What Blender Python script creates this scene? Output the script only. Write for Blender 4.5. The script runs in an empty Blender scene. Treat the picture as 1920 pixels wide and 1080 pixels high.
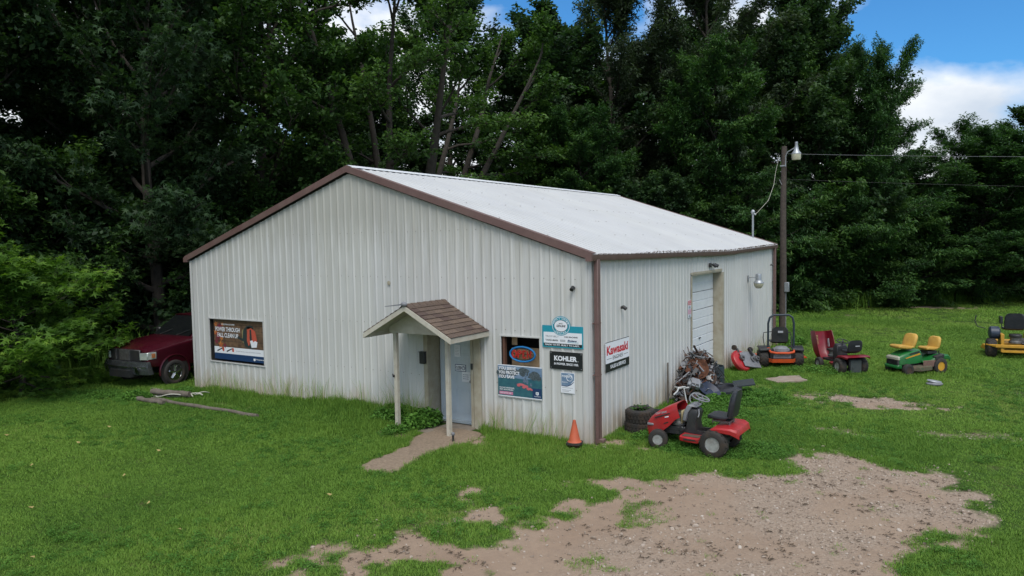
import bpy, math, random
import numpy as np
from mathutils import Matrix, Vector, Euler
from math import sin, cos, pi, radians, atan2

# ------------------------------------------------------------------ camera, light, exposure
SC = bpy.context.scene
COL = SC.collection
random.seed(7)
RNG = np.random.default_rng(11)

CAM = (6.168, -12.459, 3.918)
YAW, PITCH, ROLL, FPX = -0.5634, -0.062, -0.0182, 1374.4
cf = Vector((sin(YAW)*cos(PITCH), cos(YAW)*cos(PITCH), sin(PITCH)))
cr = Vector((cos(YAW), -sin(YAW), 0)); cu = cr.cross(cf)
r2 = cr*cos(ROLL)+cu*sin(ROLL); u2 = cu*cos(ROLL)-cr*sin(ROLL)
cam = bpy.data.cameras.new('camera'); cam.sensor_width = 36; cam.lens = FPX/1920*36
cam.clip_start = 0.1; cam.clip_end = 3000
camo = bpy.data.objects.new('camera', cam); COL.objects.link(camo)
camo.matrix_world = Matrix(((r2.x, u2.x, -cf.x, CAM[0]), (r2.y, u2.y, -cf.y, CAM[1]), (r2.z, u2.z, -cf.z, CAM[2]), (0, 0, 0, 1)))
SC.camera = camo

SUN_EL, SUN_AZ = radians(56), radians(-52)        # azimuth measured from +X towards +Y
sd = bpy.data.lights.new('sun', 'SUN'); sd.energy = 1.7; sd.angle = radians(32); sd.color = (1, .96, .9)
so = bpy.data.objects.new('sun', sd); COL.objects.link(so)
sdir = Vector((cos(SUN_EL)*cos(SUN_AZ), cos(SUN_EL)*sin(SUN_AZ), sin(SUN_EL)))
so.rotation_euler = sdir.to_track_quat('Z', 'Y').to_euler(); so.location = (20, -10, 40)

W = bpy.data.worlds.new('World'); SC.world = W; W.use_nodes = True
nt = W.node_tree; nt.nodes.clear()
def N(t, ty, **k):
    n = t.nodes.new(ty)
    for a, b in k.items():
        if a.startswith('_'):
            n.inputs[int(a[1:])].default_value = b
        else: setattr(n, a, b)
    return n
sky = N(nt, 'ShaderNodeTexSky', sky_type='NISHITA', sun_disc=False, sun_elevation=SUN_EL, sun_rotation=pi/2-SUN_AZ, air_density=1.0, dust_density=.6, ozone_density=2.5)
skb = N(nt, 'ShaderNodeMix', data_type='RGBA', blend_type='MULTIPLY'); skb.inputs[0].default_value = 1
skb.inputs[7].default_value = (.032, .074, .105, 1)
nt.links.new(sky.outputs[0], skb.inputs[6])
tc = N(nt, 'ShaderNodeTexCoord')
sep = N(nt, 'ShaderNodeSeparateXYZ'); nt.links.new(tc.outputs['Generated'], sep.inputs[0])
CLOUD_OFF = (5.4, 2.7, 1.11)
mp = N(nt, 'ShaderNodeMapping'); mp.inputs['Location'].default_value = CLOUD_OFF; mp.inputs['Scale'].default_value = (1, 1, 2.0); nt.links.new(tc.outputs['Generated'], mp.inputs[0])
cn = N(nt, 'ShaderNodeTexNoise'); cn.inputs['Scale'].default_value = 2.6; cn.inputs['Detail'].default_value = 10; cn.inputs['Roughness'].default_value = .50; cn.inputs['Distortion'].default_value = .15
nt.links.new(mp.outputs[0], cn.inputs['Vector'])
ramp = N(nt, 'ShaderNodeValToRGB'); ramp.color_ramp.elements[0].position = .41; ramp.color_ramp.elements[1].position = .50
nt.links.new(cn.outputs[0], ramp.inputs[0])
cn2 = N(nt, 'ShaderNodeTexNoise'); cn2.inputs['Scale'].default_value = 6; cn2.inputs['Detail'].default_value = 6
nt.links.new(mp.outputs[0], cn2.inputs['Vector'])
r3 = N(nt, 'ShaderNodeValToRGB'); r3.color_ramp.elements[0].position = .35; r3.color_ramp.elements[1].position = .65
r3.color_ramp.elements[0].color = (.44, .50, .58, 1); r3.color_ramp.elements[1].color = (.74, .755, .77, 1)
nt.links.new(cn2.outputs[0], r3.inputs[0])
mx = N(nt, 'ShaderNodeMix', data_type='RGBA')
nt.links.new(ramp.outputs[0], mx.inputs[0]); nt.links.new(skb.outputs[2], mx.inputs[6]); nt.links.new(r3.outputs[0], mx.inputs[7])
bg = N(nt, 'ShaderNodeBackground', _1=1.0); nt.links.new(mx.outputs[2], bg.inputs[0])
wo = N(nt, 'ShaderNodeOutputWorld'); nt.links.new(bg.outputs[0], wo.inputs[0])
SC.view_settings.view_transform = 'Standard'; SC.view_settings.look = 'None'
SC.view_settings.exposure = 0.56; SC.view_settings.gamma = 1; SC.view_settings.use_curve_mapping = False
SC.cycles.max_bounces = 6; SC.cycles.diffuse_bounces = 3; SC.cycles.transmission_bounces = 4
SC.cycles.use_denoising = True

# ------------------------------------------------------------------ helpers
def vnoise(x, y, seed=0):
    xi = np.floor(x).astype(np.int64); yi = np.floor(y).astype(np.int64); fx = x-xi; fy = y-yi
    def h(a, b):
        n = (a*374761393+b*668265263+seed*1442695041) & 0xffffffff
        n = ((n ^ (n >> 13))*1274126177) & 0xffffffff
        return ((n ^ (n >> 16)) & 0xffff)/65535.
    fx = fx*fx*(3-2*fx); fy = fy*fy*(3-2*fy)
    return (h(xi, yi)*(1-fx)+h(xi+1, yi)*fx)*(1-fy)+(h(xi, yi+1)*(1-fx)+h(xi+1, yi+1)*fx)*fy
def fbm(x, y, o=4, seed=0):
    x = np.asarray(x, float); y = np.asarray(y, float); s = 0; a = .5; t = 0
    for i in range(o):
        s = s+a*vnoise(x, y, seed+i); t += a; a *= .5; x = x*2.03+7.1; y = y*2.03+3.7
    return s/t
def sst(a, b, x): t = np.clip((x-a)/(b-a), 0, 1); return t*t*(3-2*t)

class MB:
    def __init__(s): s.v = []; s.f = []; s.mi = []; s.m = 0
    def add(s, vs, fs, M=None):
        b = len(s.v)
        if M is not None: vs = [M @ Vector(p) for p in vs]
        s.v += [tuple(p) for p in vs]; s.f += [[b+i for i in f] for f in fs]; s.mi += [s.m]*len(fs); return s
    def box(s, c, d, M=None, taper=1.0):
        x, y, z = c; a, b, h = d[0]/2, d[1]/2, d[2]/2; t = taper
        vs = [(x-a, y-b, z-h), (x+a, y-b, z-h), (x+a, y+b, z-h), (x-a, y+b, z-h), (x-a*t, y-b*t, z+h), (x+a*t, y-b*t, z+h), (x+a*t, y+b*t, z+h), (x-a*t, y+b*t, z+h)]
        return s.add(vs, [(3, 2, 1, 0), (4, 5, 6, 7), (0, 1, 5, 4), (1, 2, 6, 5), (2, 3, 7, 6), (3, 0, 4, 7)], M)
    def loft(s, secs, cap=True, closed=True, M=None):
        n = len(secs[0]); vs = [p for q in secs for p in q]; fs = []
        for i in range(len(secs)-1):
            for j in range(n if closed else n-1):
                k = (j+1) % n; fs.append((i*n+j, i*n+k, (i+1)*n+k, (i+1)*n+j))
        if cap and closed: fs.append(tuple(range(n-1, -1, -1))); fs.append(tuple((len(secs)-1)*n+j for j in range(n)))
        return s.add(vs, fs, M)
    def tube(s, pts, r, n=8, M=None, closed=False):
        P = [Vector(p) for p in pts]; R = r if isinstance(r, (list, tuple)) else [r]*len(P)
        secs = []; up = Vector((0, 0, 1)); prev = None
        for i, p in enumerate(P):
            a = P[i-1] if i else (P[-1] if closed else p); b = P[(i+1) % len(P)] if (i < len(P)-1 or closed) else p
            t = (b-a).normalized()
            x = (prev - t*prev.dot(t)) if prev is not None else t.cross(up)
            if x.length < 1e-4: x = t.cross(Vector((1, 0, 0)))
            x.normalize(); y = t.cross(x); prev = x
            secs.append([p+(x*cos(2*pi*k/n)+y*sin(2*pi*k/n))*R[i] for k in range(n)])
        if closed: secs.append(secs[0])
        return s.loft(secs, cap=not closed, M=M)
    def cyl(s, a, b, r, r1=None, n=14, M=None): return s.tube([a, b], [r, r if r1 is None else r1], n, M)
    def lathe(s, prof, c=(0, 0, 0), axis='z', n=20, M=None, cap=True):
        secs = []
        for r, h in prof:
            q = []
            for k in range(n):
                a = 2*pi*k/n; x, y = r*cos(a), r*sin(a)
                q.append({'z': (c[0]+x, c[1]+y, c[2]+h), 'y': (c[0]+x, c[1]+h, c[2]+y), 'x': (c[0]+h, c[1]+x, c[2]+y)}[axis])
            secs.append(q)
        return s.loft(secs, cap=cap, M=M)
    def torus(s, c, ax, R, r, n=24, m=8, M=None):
        q = Vector(ax).to_track_quat('Z', 'Y'); c = Vector(c)
        pts = [c+q @ Vector((R*cos(2*pi*i/n), R*sin(2*pi*i/n), 0)) for i in range(n)]
        return s.tube(pts, r, m, M, closed=True)
    def prism(s, poly, lo, hi, ax='y', M=None, n=1):
        f = {'y': lambda a, b, c: (a, c, b), 'x': lambda a, b, c: (c, a, b), 'z': lambda a, b, c: (a, b, c)}[ax]
        return s.loft([[f(a, b, lo+(hi-lo)*i/n) for a, b in poly] for i in range(n+1)], M=M)
    def ell(s, c, r, M=None, n=14, m=8):
        prof = [(max(1e-3, sin(pi*i/m)), -cos(pi*i/m)) for i in range(m+1)]
        secs = [[(c[0]+r[0]*a*cos(2*pi*k/n), c[1]+r[1]*a*sin(2*pi*k/n), c[2]+r[2]*b) for k in range(n)] for a, b in prof]
        return s.loft(secs, M=M)
    def mesh(s, name, mats, sharp=35):
        me = bpy.data.meshes.new(name); me.from_pydata(s.v, [], s.f)
        for m in (mats if isinstance(mats, (list, tuple)) else [mats]): me.materials.append(m)
        me.polygons.foreach_set('material_index', s.mi)
        if sharp:
            me.polygons.foreach_set('use_smooth', [True]*len(s.f)); me.set_sharp_from_angle(angle=radians(sharp))
        me.update(); return me

def tag(o, label=None, cat=None, group=None, kind=None):
    if label: o['label'] = label
    if cat: o['category'] = cat
    if group: o['group'] = group
    if kind: o['kind'] = kind
    return o
def thing(name, loc=(0, 0, 0), rz=0, label=None, cat=None, group=None, tilt=None):
    o = bpy.data.objects.new(name, None); COL.objects.link(o); o.empty_display_size = .2
    o.location = loc; o.rotation_euler = (0, 0, rz) if tilt is None else (tilt[0], tilt[1], rz)
    return tag(o, label, cat, group)
def part(name, mb, mats, parent=None, bevel=0, sharp=35, loc=None, label=None, kind=None, seg=1):
    me = mb if isinstance(mb, bpy.types.Mesh) else mb.mesh(name, mats, sharp)
    o = bpy.data.objects.new(name, me); COL.objects.link(o)
    if parent: o.parent = parent
    if loc is not None: o.location = loc
    if bevel:
        b = o.modifiers.new('bevel', 'BEVEL'); b.width = bevel; b.segments = seg; b.limit_method = 'ANGLE'; b.angle_limit = radians(40)
    if label: o['label'] = label
    if kind: o['kind'] = kind
    return o

# ------------------------------------------------------------------ materials
def newmat(name):
    m = bpy.data.materials.new(name); m.use_nodes = True; t = m.node_tree; t.nodes.clear()
    out = N(t, 'ShaderNodeOutputMaterial'); b = N(t, 'ShaderNodeBsdfPrincipled'); t.links.new(b.outputs[0], out.inputs[0])
    return m, t, b
def noise(t, vec, scale, detail=4, rough=.55):
    n = N(t, 'ShaderNodeTexNoise'); n.inputs['Scale'].default_value = scale; n.inputs['Detail'].default_value = detail; n.inputs['Roughness'].default_value = rough
    if vec is not None: t.links.new(vec, n.inputs['Vector'])
    return n.outputs[0]
def rmp(t, f, stops):
    r = N(t, 'ShaderNodeValToRGB'); e = r.color_ramp.elements
    while len(e) < len(stops): e.new(.5)
    for i, (p, c) in enumerate(stops):
        e[i].position = p; e[i].color = (*c, 1) if isinstance(c, tuple) else (c, c, c, 1)
    t.links.new(f, r.inputs[0]); return r.outputs[0]
def mixc(t, f, a, b, mode='MIX'):
    m = N(t, 'ShaderNodeMix', data_type='RGBA', blend_type=mode)
    for i, x in ((0, f), (6, a), (7, b)):
        if isinstance(x, (int, float)): m.inputs[i].default_value = x
        elif isinstance(x, tuple): m.inputs[i].default_value = (*x, 1)
        else: t.links.new(x, m.inputs[i])
    return m.outputs[2]
def bump(t, b, h, s=.3, d=.01):
    n = N(t, 'ShaderNodeBump'); n.inputs['Strength'].default_value = s; n.inputs['Distance'].default_value = d
    t.links.new(h, n.inputs['Height']); t.links.new(n.outputs[0], b.inputs['Normal'])
def math(t, op, a, b=None):
    m = N(t, 'ShaderNodeMath', operation=op)
    for i, x in enumerate((a, b)):
        if x is None: continue
        if isinstance(x, (int, float)): m.inputs[i].default_value = x
        else: t.links.new(x, m.inputs[i])
    return m.outputs[0]
def scaled(t, vec, s):
    m = N(t, 'ShaderNodeVectorMath', operation='MULTIPLY'); t.links.new(vec, m.inputs[0]); m.inputs[1].default_value = s; return m.outputs[0]
_mc = {}
def pm(name, col, col2=None, scale=12, rough=.5, metal=0, bmp=.15, dirt=.25, dirtcol=(.09, .065, .04), spec=None, var=.15):
    """general painted / moulded surface: two-tone noise, dust patches, fine relief"""
    if name in _mc: return _mc[name]
    m, t, b = newmat(name)
    tcn = N(t, 'ShaderNodeTexCoord').outputs['Object']
    c2 = col2 or tuple(max(0, x*(1-var)) for x in col)
    c = mixc(t, rmp(t, noise(t, tcn, scale), [(.3, 0.), (.7, 1.)]), col, c2)
    if dirt:
        d = rmp(t, noise(t, tcn, scale*.45, 8, .7), [(.48, 0.), (.75, dirt)])
        c = mixc(t, d, c, dirtcol)
        rr = math(t, 'ADD', math(t, 'MULTIPLY', d, .6), rough)
        t.links.new(rr, b.inputs['Roughness'])
    else: b.inputs['Roughness'].default_value = rough
    t.links.new(c, b.inputs['Base Color']); b.inputs['Metallic'].default_value = metal
    if spec is not None: b.inputs['Specular IOR Level'].default_value = spec
    if bmp: bump(t, b, noise(t, tcn, scale*6, 3), bmp, .004)
    _mc[name] = m; return m

def siding(name, base, stain=1.0, roof=False):
    m, t, b = newmat(name)
    P = N(t, 'ShaderNodeNewGeometry').outputs['Position']
    sp = N(t, 'ShaderNodeSeparateXYZ'); t.links.new(P, sp.inputs[0]); z = sp.outputs[2]
    c = mixc(t, rmp(t, noise(t, P, .8, 5), [(.3, 0.), (.7, 1.)]), base, tuple(x*.91 for x in base))
    oi = N(t, 'ShaderNodeObjectInfo').outputs['Random']
    c = mixc(t, 1.0, c, rmp(t, oi, [(0, (.95, .95, .96)), (1, (1., 1., .985))]), 'MULTIPLY')
    if roof:
        c = mixc(t, rmp(t, noise(t, scaled(t, P, (.5, 3., .5)), 1.2, 6, .65), [(.45, 0.), (.8, .25)]), c, (.40, .39, .36))
        c = mixc(t, rmp(t, noise(t, P, 9, 2, .5), [(.70, 0.), (.76, .55)]), c, (.3, .27, .23))
    else:
        c = mixc(t, rmp(t, noise(t, scaled(t, P, (9, 9, .35)), 1.2, 5, .6), [(.45, 0.), (.8, .30*stain)]), c, (.36, .34, .27))
        lo = rmp(t, math(t, 'ADD', math(t, 'MULTIPLY', noise(t, scaled(t, P, (3, 3, .8)), 1.5, 5, .6), 1.4), math(t, 'MULTIPLY', z, -.9)), [(.12, 0.), (.85, 1.)])
        c = mixc(t, math(t, 'MULTIPLY', lo, .75), c, (.40, .285, .155))
        hi = rmp(t, math(t, 'ADD', noise(t, scaled(t, P, (14, 14, .6)), 1.1, 4, .7), math(t, 'MULTIPLY', math(t, 'SUBTRACT', z, 3.1), .28)), [(.62, 0.), (.92, .42)])
        c = mixc(t, hi, c, (.27, .26, .20))
    t.links.new(c, b.inputs['Base Color']); b.inputs['Roughness'].default_value = .5; b.inputs['Specular IOR Level'].default_value = .35
    bump(t, b, noise(t, P, 2.2, 3), .12, .02)
    return m
M_SIDE = siding('ivory_siding', (.60, .60, .585), 1.4)
M_ROOF = siding('white_roof_sheet', (.53, .535, .535), roof=True)
M_TRIM = pm('brown_trim', (.165, .098, .088), (.135, .078, .070), 5, .45, 0, .05, .35, (.20, .16, .13))
M_WOOD = pm('cream_painted_wood', (.54, .51, .43), (.47, .43, .35), 9, .7, 0, .3, .35, (.28, .21, .13))
M_REVEAL = pm('tan_jamb', (.42, .385, .30), (.34, .30, .22), 6, .7, 0, .2, .4, (.22, .16, .09))
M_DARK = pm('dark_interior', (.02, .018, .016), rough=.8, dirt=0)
M_BLACK = pm('black_plastic', (.018, .019, .021), (.03, .03, .032), 10, .42, 0, .1, .3, (.10, .085, .06))
M_BLACKV = pm('black_vinyl', (.016, .018, .024), (.024, .026, .033), 14, .38, 0, .15, .2, (.08, .07, .055))
M_RUB = pm('tyre_rubber', (.02, .019, .018), (.035, .030, .025), 9, .8, 0, .4, .75, (.085, .055, .034))
M_RED = pm('red_paint', (.42, .018, .022), (.33, .014, .018), 6, .33, 0, .03, .35, (.16, .06, .04))
M_MAROON = pm('maroon_paint', (.22, .010, .022), (.16, .008, .016), 6, .35, 0, .03, .35, (.10, .05, .04))
M_ORANGE = pm('orange_paint', (.62, .085, .018), (.52, .07, .016), 8, .4, 0, .05, .35, (.2, .1, .05))
M_GREEN = pm('green_paint', (.012, .145, .030), (.010, .115, .024), 6, .33, 0, .03, .3, (.08, .07, .04))
M_YEL = pm('yellow_vinyl', (.60, .36, .065), (.50, .28, .05), 7, .5, 0, .08, .4, (.25, .15, .06))
M_YELP = pm('yellow_paint', (.62, .33, .03), (.52, .26, .025), 7, .45, 0, .05, .45, (.16, .10, .05))
M_SILV = pm('silver_rim', (.46, .46, .45), (.30, .30, .29), 14, .5, .4, .1, .6, (.2, .15, .1))
M_STEEL = pm('grey_steel', (.22, .22, .22), (.12, .12, .12), 14, .45, .7, .15, .4, (.13, .08, .05))
M_GREYP = pm('grey_plastic', (.22, .225, .24), (.17, .175, .19), 10, .5, 0, .1, .3)
M_RUST = pm('rusty_metal', (.16, .062, .030), (.085, .035, .02), 16, .85, .2, .5, .5, (.05, .03, .02))
M_RUST2 = pm('dull_brown_metal', (.10, .060, .045), (.05, .04, .035), 14, .7, .4, .4, .5, (.14, .06, .03))
M_TRUCK = pm('truck_paint', (.055, .004, .011), (.045, .0035, .009), 3, .22, .1, 0, .12, (.08, .03, .03))
M_CHROME = pm('chrome', (.6, .6, .6), rough=.18, metal=1, dirt=.2, bmp=0)
M_DGLASS = pm('tinted_glass', (.008, .009, .010), rough=.08, dirt=.1, bmp=0, dirtcol=(.05, .05, .04))
M_CONC = pm('concrete', (.33, .27, .22), (.25, .20, .16), 7, .9, 0, .5, .5, (.22, .14, .08))
M_SHIN = pm('asphalt_shingle', (.130, .090, .068), (.092, .066, .052), 30, .95, 0, .9, .45, (.18, .12, .075))
M_SHIN2 = pm('asphalt_shingle_light', (.165, .115, .085), (.115, .082, .062), 30, .95, 0, .9, .45, (.20, .14, .085))
M_SHIN3 = pm('asphalt_shingle_dark', (.095, .062, .052), (.075, .05, .042), 30, .95, 0, .9, .4, (.14, .09, .06))
M_POLE = pm('weathered_pole', (.085, .066, .054), (.05, .038, .032), 9, .9, 0, .8, .4, (.13, .11, .09))
M_GALV = pm('galvanised', (.42, .44, .46), (.33, .35, .37), 12, .45, .6, .1, .2)
M_LENS = pm('milky_lens', (.50, .48, .36), (.42, .40, .28), 12, .3, 0, .05, .3)
M_CONE = pm('cone_orange', (.52, .10, .038), (.42, .085, .034), 9, .6, 0, .1, .5, (.25, .08, .05))
M_DOORB = pm('pale_blue_door', (.56, .63, .68), (.50, .57, .62), 4, .5, 0, .05, .25, (.35, .30, .22))
M_WHITE = pm('white_paint', (.72, .74, .76), (.66, .68, .70), 5, .45, 0, .05, .15, (.4, .36, .3))
M_WPR = pm('white_print', (.78, .80, .84), rough=.45, dirt=0, bmp=0, var=.03)
M_KPR = pm('black_print', (.012, .014, .016), rough=.4, dirt=0, bmp=0, var=.03)
M_NAVY = pm('navy_print', (.012, .045, .13), rough=.45, dirt=0, bmp=0)
M_TEAL = pm('teal_print', (.015, .30, .40), rough=.4, dirt=.1, bmp=0)
M_RPR = pm('red_print', (.60, .02, .04), rough=.4, dirt=0, bmp=0)
M_PINK = pm('pink_print', (.62, .22, .36), rough=.45, dirt=0, bmp=0)
M_NEONR = pm('red_tube_glass', (.45, .035, .03), rough=.25, dirt=.1, bmp=0)
M_NEONB = pm('blue_tube_glass', (.02, .20, .50), rough=.25, dirt=.1, bmp=0)
M_PLY = pm('plywood_sheet', (.48, .33, .19), (.40, .27, .15), 3, .8, 0, .1, .15)
M_GREYPR = pm('grey_print', (.35, .36, .38), rough=.5, dirt=0, bmp=0)
M_SKYPR = pm('pale_blue_print', (.10, .18, .30), (.22, .31, .42), 7, .5, 0, 0, 0)
M_LAWNPR = pm('dark_teal_print', (.02, .09, .13), (.035, .15, .17), 9, .5, 0, 0, 0)
M_BARKPR = pm('wood_print', (.20, .12, .07), (.075, .045, .03), 8, .5, 0, 0, 0)
M_LEAFPR = pm('autumn_print', (.55, .25, .05), (.32, .05, .04), 12, .5, 0, 0, 0)
M_LOG = pm('grey_timber', (.17, .145, .12), (.11, .09, .07), 8, .9, 0, .7, .4, (.08, .07, .04))
M_VINE = pm('bleached_stem', (.55, .53, .45), rough=.8, dirt=.2)

def leafmat(name, dark, mid, light, trans=.3):
    m, t, b = newmat(name)
    a = N(t, 'ShaderNodeAttribute', attribute_name='tone').outputs['Fac']
    oi = N(t, 'ShaderNodeObjectInfo').outputs['Random']
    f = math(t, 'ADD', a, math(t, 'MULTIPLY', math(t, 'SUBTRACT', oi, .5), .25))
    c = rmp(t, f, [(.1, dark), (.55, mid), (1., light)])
    t.links.new(c, b.inputs['Base Color']); b.inputs['Roughness'].default_value = .55; b.inputs['Specular IOR Level'].default_value = .25
    tr = N(t, 'ShaderNodeBsdfTranslucent'); t.links.new(mixc(t, 1., c, (1.3, 1.5, .7), 'MULTIPLY'), tr.inputs[0])
    ms = N(t, 'ShaderNodeMixShader', _0=trans); t.links.new(b.outputs[0], ms.inputs[1]); t.links.new(tr.outputs[0], ms.inputs[2])
    t.links.new(ms.outputs[0], [n for n in t.nodes if n.type == 'OUTPUT_MATERIAL'][0].inputs[0]); return m
L_BROAD = leafmat('broad_foliage', (.019, .045, .012), (.043, .098, .021), (.100, .180, .034))
L_DARK = leafmat('dark_foliage', (.017, .038, .017), (.034, .073, .027), (.074, .130, .042))
L_GREY = leafmat('grey_green_foliage', (.026, .043, .023), (.050, .078, .037), (.090, .122, .052))
L_FEATH = leafmat('feathery_foliage', (.018, .045, .017), (.038, .096, .026), (.096, .180, .038))
L_STAR = leafmat('star_leaf_foliage', (.045, .105, .020), (.115, .225, .030), (.25, .38, .045), .4)
L_SHRUB = leafmat('shrub_foliage', (.022, .055, .016), (.042, .10, .026), (.080, .16, .036))
M_BARK = pm('bark', (.055, .045, .036), (.028, .023, .019), 6, .95, 0, .9, .3, (.08, .08, .06))

# ------------------------------------------------------------------ ground
DRIVE = [(-1.07, -6.43), (-0.94, -5.60), (-0.50, -4.81), (0.05, -4.04), (-0.29, -3.20), (0.40, -2.81), (0.98, -1.91), (1.92, -1.53), (2.54, -0.74), (3.38, 0.05), (3.75, 0.76), (3.79, 1.59), (4.20, 1.81), (4.66, 0.92), (5.29, 0.95), (5.95, 1.47), (6.04, 0.62), (6.38, 0.01), (6.25, -0.54), (5.94, -0.95), (6.07, -1.60), (5.81, -2.48), (5.88, -2.93), (7.0, -6), (9, -12), (12, -20), (-2, -22), (-1.6, -14), (-1.3, -9)]
PATH = [(-3.45, -0.30), (-3.30, -1.2), (-3.05, -1.75), (-2.98, -2.50), (-3.02, -3.02), (-2.71, -3.24), (-2.20, -3.06), (-2.32, -2.6), (-2.40, -1.95), (-2.28, -1.13), (-2.30, -0.30)]
def sdist(px, py, poly):
    px = np.asarray(px, float); py = np.asarray(py, float); d = np.full(px.shape, 1e9); ins = np.zeros(px.shape, bool)
    for i in range(len(poly)):
        ax, ay = poly[i]; bx, by = poly[(i+1) % len(poly)]; ex, ey = bx-ax, by-ay
        t = np.clip(((px-ax)*ex+(py-ay)*ey)/(ex*ex+ey*ey), 0, 1)
        d = np.minimum(d, np.hypot(px-ax-t*ex, py-ay-t*ey))
        c = ((ay > py) != (by > py)) & (px < (bx-ax)*(py-ay)/(by-ay+1e-12)+ax); ins ^= c
    return np.where(ins, d, -d)
def blob(x, y, cx, cy, rx, ry, a=0):
    c, s = cos(a), sin(a); u = (x-cx)*c+(y-cy)*s; v = -(x-cx)*s+(y-cy)*c
    return 1-np.sqrt((u/rx)**2+(v/ry)**2)
def dirt(x, y):
    """0 grass .. 1 bare dirt"""
    x = np.asarray(x, float); y = np.asarray(y, float)
    n = fbm(x*1.1, y*1.1, 5, 3)-.5; n2 = fbm(x*3.2, y*3.2, 4, 9)-.5
    d = sdist(x, y, DRIVE)
    m = sst(-.50, .42, d+.12-.16*np.clip(x-4, 0, 1)+n*1.5+n2*1.2)
    # grass islands in the left part of the drive
    isl = sst(-.02, .14, fbm(x*1.7+4, y*1.7, 5, 21)-.5+.11*np.clip((2.0-x)/1.8, -1, .75)) * sst(3.4, 1.0, x)
    m = m*(1-isl*.85)*sst(-.75, -.2, d)
    m = np.maximum(m, .0)
    for cx, cy, rx, ry, a, k in [(4.1, 6.5, 1.5, .55, .1, .9), (4.0, 3.3, .7, .35, 0, .5), (2.9, 33, 4.5, .8, .1, .8), (6.2, 4.2, .9, .35, .3, .5), (1.6, 7.1, .8, .35, .2, .55),
                                 (1.4, 27, 2.2, .5, 0, .45), (-9.4, -1.1, .8, .35, 0, .6), (.45, .35, .55, .3, .2, .9), (1.9, 5.2, .8, .3, .6, .5), (7.6, 9.5, .8, .5, 0, .4), (-5.9, -2.6, .5, .2, .2, .35), (-2.2, -.75, .5, .4, 0, .8), (-4.0, -1.1, .45, .35, 0, .8), (0.3, 9.2, .5, .4, 0, .6)]:
        m = np.maximum(m, k*.85*sst(-.25, .75, blob(x, y, cx, cy, rx*1.1, ry*1.25, a)+n2*2.2))
    return np.clip(m, 0, 1)
def gravelly(x, y):
    g = sst(1.2, 3.4, x+(fbm(x*.8, y*.8, 3, 31)-.5)*3)*.8+.2
    return g*(.35+.65*sst(.35, .68, fbm(x*1.3+3, y*1.3, 5, 41)))
def gh(x, y):
    x = np.asarray(x, float); y = np.asarray(y, float)
    h = (fbm(x*.5, y*.5, 3, 5)-.5)*.05 + (fbm(x*.05, y*.05, 2, 6)-.5)*.25*sst(14, 30, np.hypot(x, y-3))
    h = h+.15*np.exp(-((x+6.2)/2.4)**2-((y+.1)/.8)**2)
    ins = (x > -12.2) & (x < 0) & (y > 0) & (y < 15)
    return np.where(ins, -.05, h)
def gz(x, y): return float(gh(np.array([x]), np.array([y]))[0])
def spaced(segs):
    o = [segs[0][0]]
    for a, b, st in segs: o += list(np.linspace(a, b, max(2, int(round((b-a)/st))+1))[1:])
    return np.array(o)
gx = spaced([(-400, -60, 40), (-60, -20, 2), (-20, -9, .35), (-9, -2.5, .16), (-2.5, 9, .075), (9, 14, .3), (14, 50, 2), (50, 400, 40)])
gy = spaced([(-300, -30, 40), (-30, -9, 1), (-9, 3, .075), (3, 12, .14), (12, 40, .7), (40, 70, 2), (70, 500, 40)])
GX, GY = np.meshgrid(gx, gy); nx, ny = len(gx), len(gy)
DM = dirt(GX, GY); GVV = gravelly(GX, GY)
GZ = gh(GX, GY)-.02*DM+.012*(fbm(GX*5, GY*5, 3, 77)-.5)*DM
me = bpy.data.meshes.new('ground')
co = np.stack([GX, GY, GZ], -1).reshape(-1, 3)
ii = np.arange((ny-1)*(nx-1)); r_ = ii//(nx-1); c_ = ii % (nx-1); a_ = r_*nx+c_
quads = np.stack([a_, a_+1, a_+1+nx, a_+nx], -1)
def fastmesh(me, co, quads, k=4):
    me.vertices.add(len(co)); me.vertices.foreach_set('co', co.astype(np.float32).ravel())
    me.loops.add(quads.size); me.loops.foreach_set('vertex_index', quads.astype(np.int32).ravel())
    me.polygons.add(len(quads)); me.polygons.foreach_set('loop_start', (np.arange(len(quads))*k).astype(np.int32))
    me.update(calc_edges=True)
fastmesh(me, co, quads)
for nm, arr in (('dirt', DM), ('gravelly', GVV)):
    at = me.attributes.new(nm, 'FLOAT', 'POINT'); at.data.foreach_set('value', arr.astype(np.float32).ravel())
me.polygons.foreach_set('use_smooth', [True]*len(me.polygons))
m, t, b = newmat('lawn_and_dirt')
P = N(t, 'ShaderNodeNewGeometry').outputs['Position']
ad = N(t, 'ShaderNodeAttribute', attribute_name='dirt').outputs['Fac']; ag = N(t, 'ShaderNodeAttribute', attribute_name='gravelly').outputs['Fac']
gc = mixc(t, rmp(t, noise(t, P, .35, 5), [(.3, 0.), (.7, 1.)]), (.040, .090, .014), (.062, .108, .018))
gc = mixc(t, rmp(t, noise(t, P, 14, 4, .7), [(.35, 0.), (.7, .8)]), gc, (.022, .048, .010))
gc = mixc(t, rmp(t, noise(t, P, 2.2, 5, .7), [(.52, 0.), (.8, .6)]), gc, (.15, .115, .06))
dc = mixc(t, rmp(t, noise(t, P, .7, 6), [(.3, 0.), (.7, 1.)]), (.345, .255, .185), (.29, .205, .145))
dc = mixc(t, rmp(t, noise(t, P, 6, 6, .7), [(.4, 0.), (.8, .6)]), dc, (.22, .16, .12))
vo = N(t, 'ShaderNodeTexVoronoi'); vo.inputs['Scale'].default_value = 26; t.links.new(P, vo.inputs['Vector'])
gr = mixc(t, math(t, 'MULTIPLY', ag, .7), dc, mixc(t, vo.outputs['Color'], (.25, .195, .15), (.40, .325, .26)))
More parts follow.
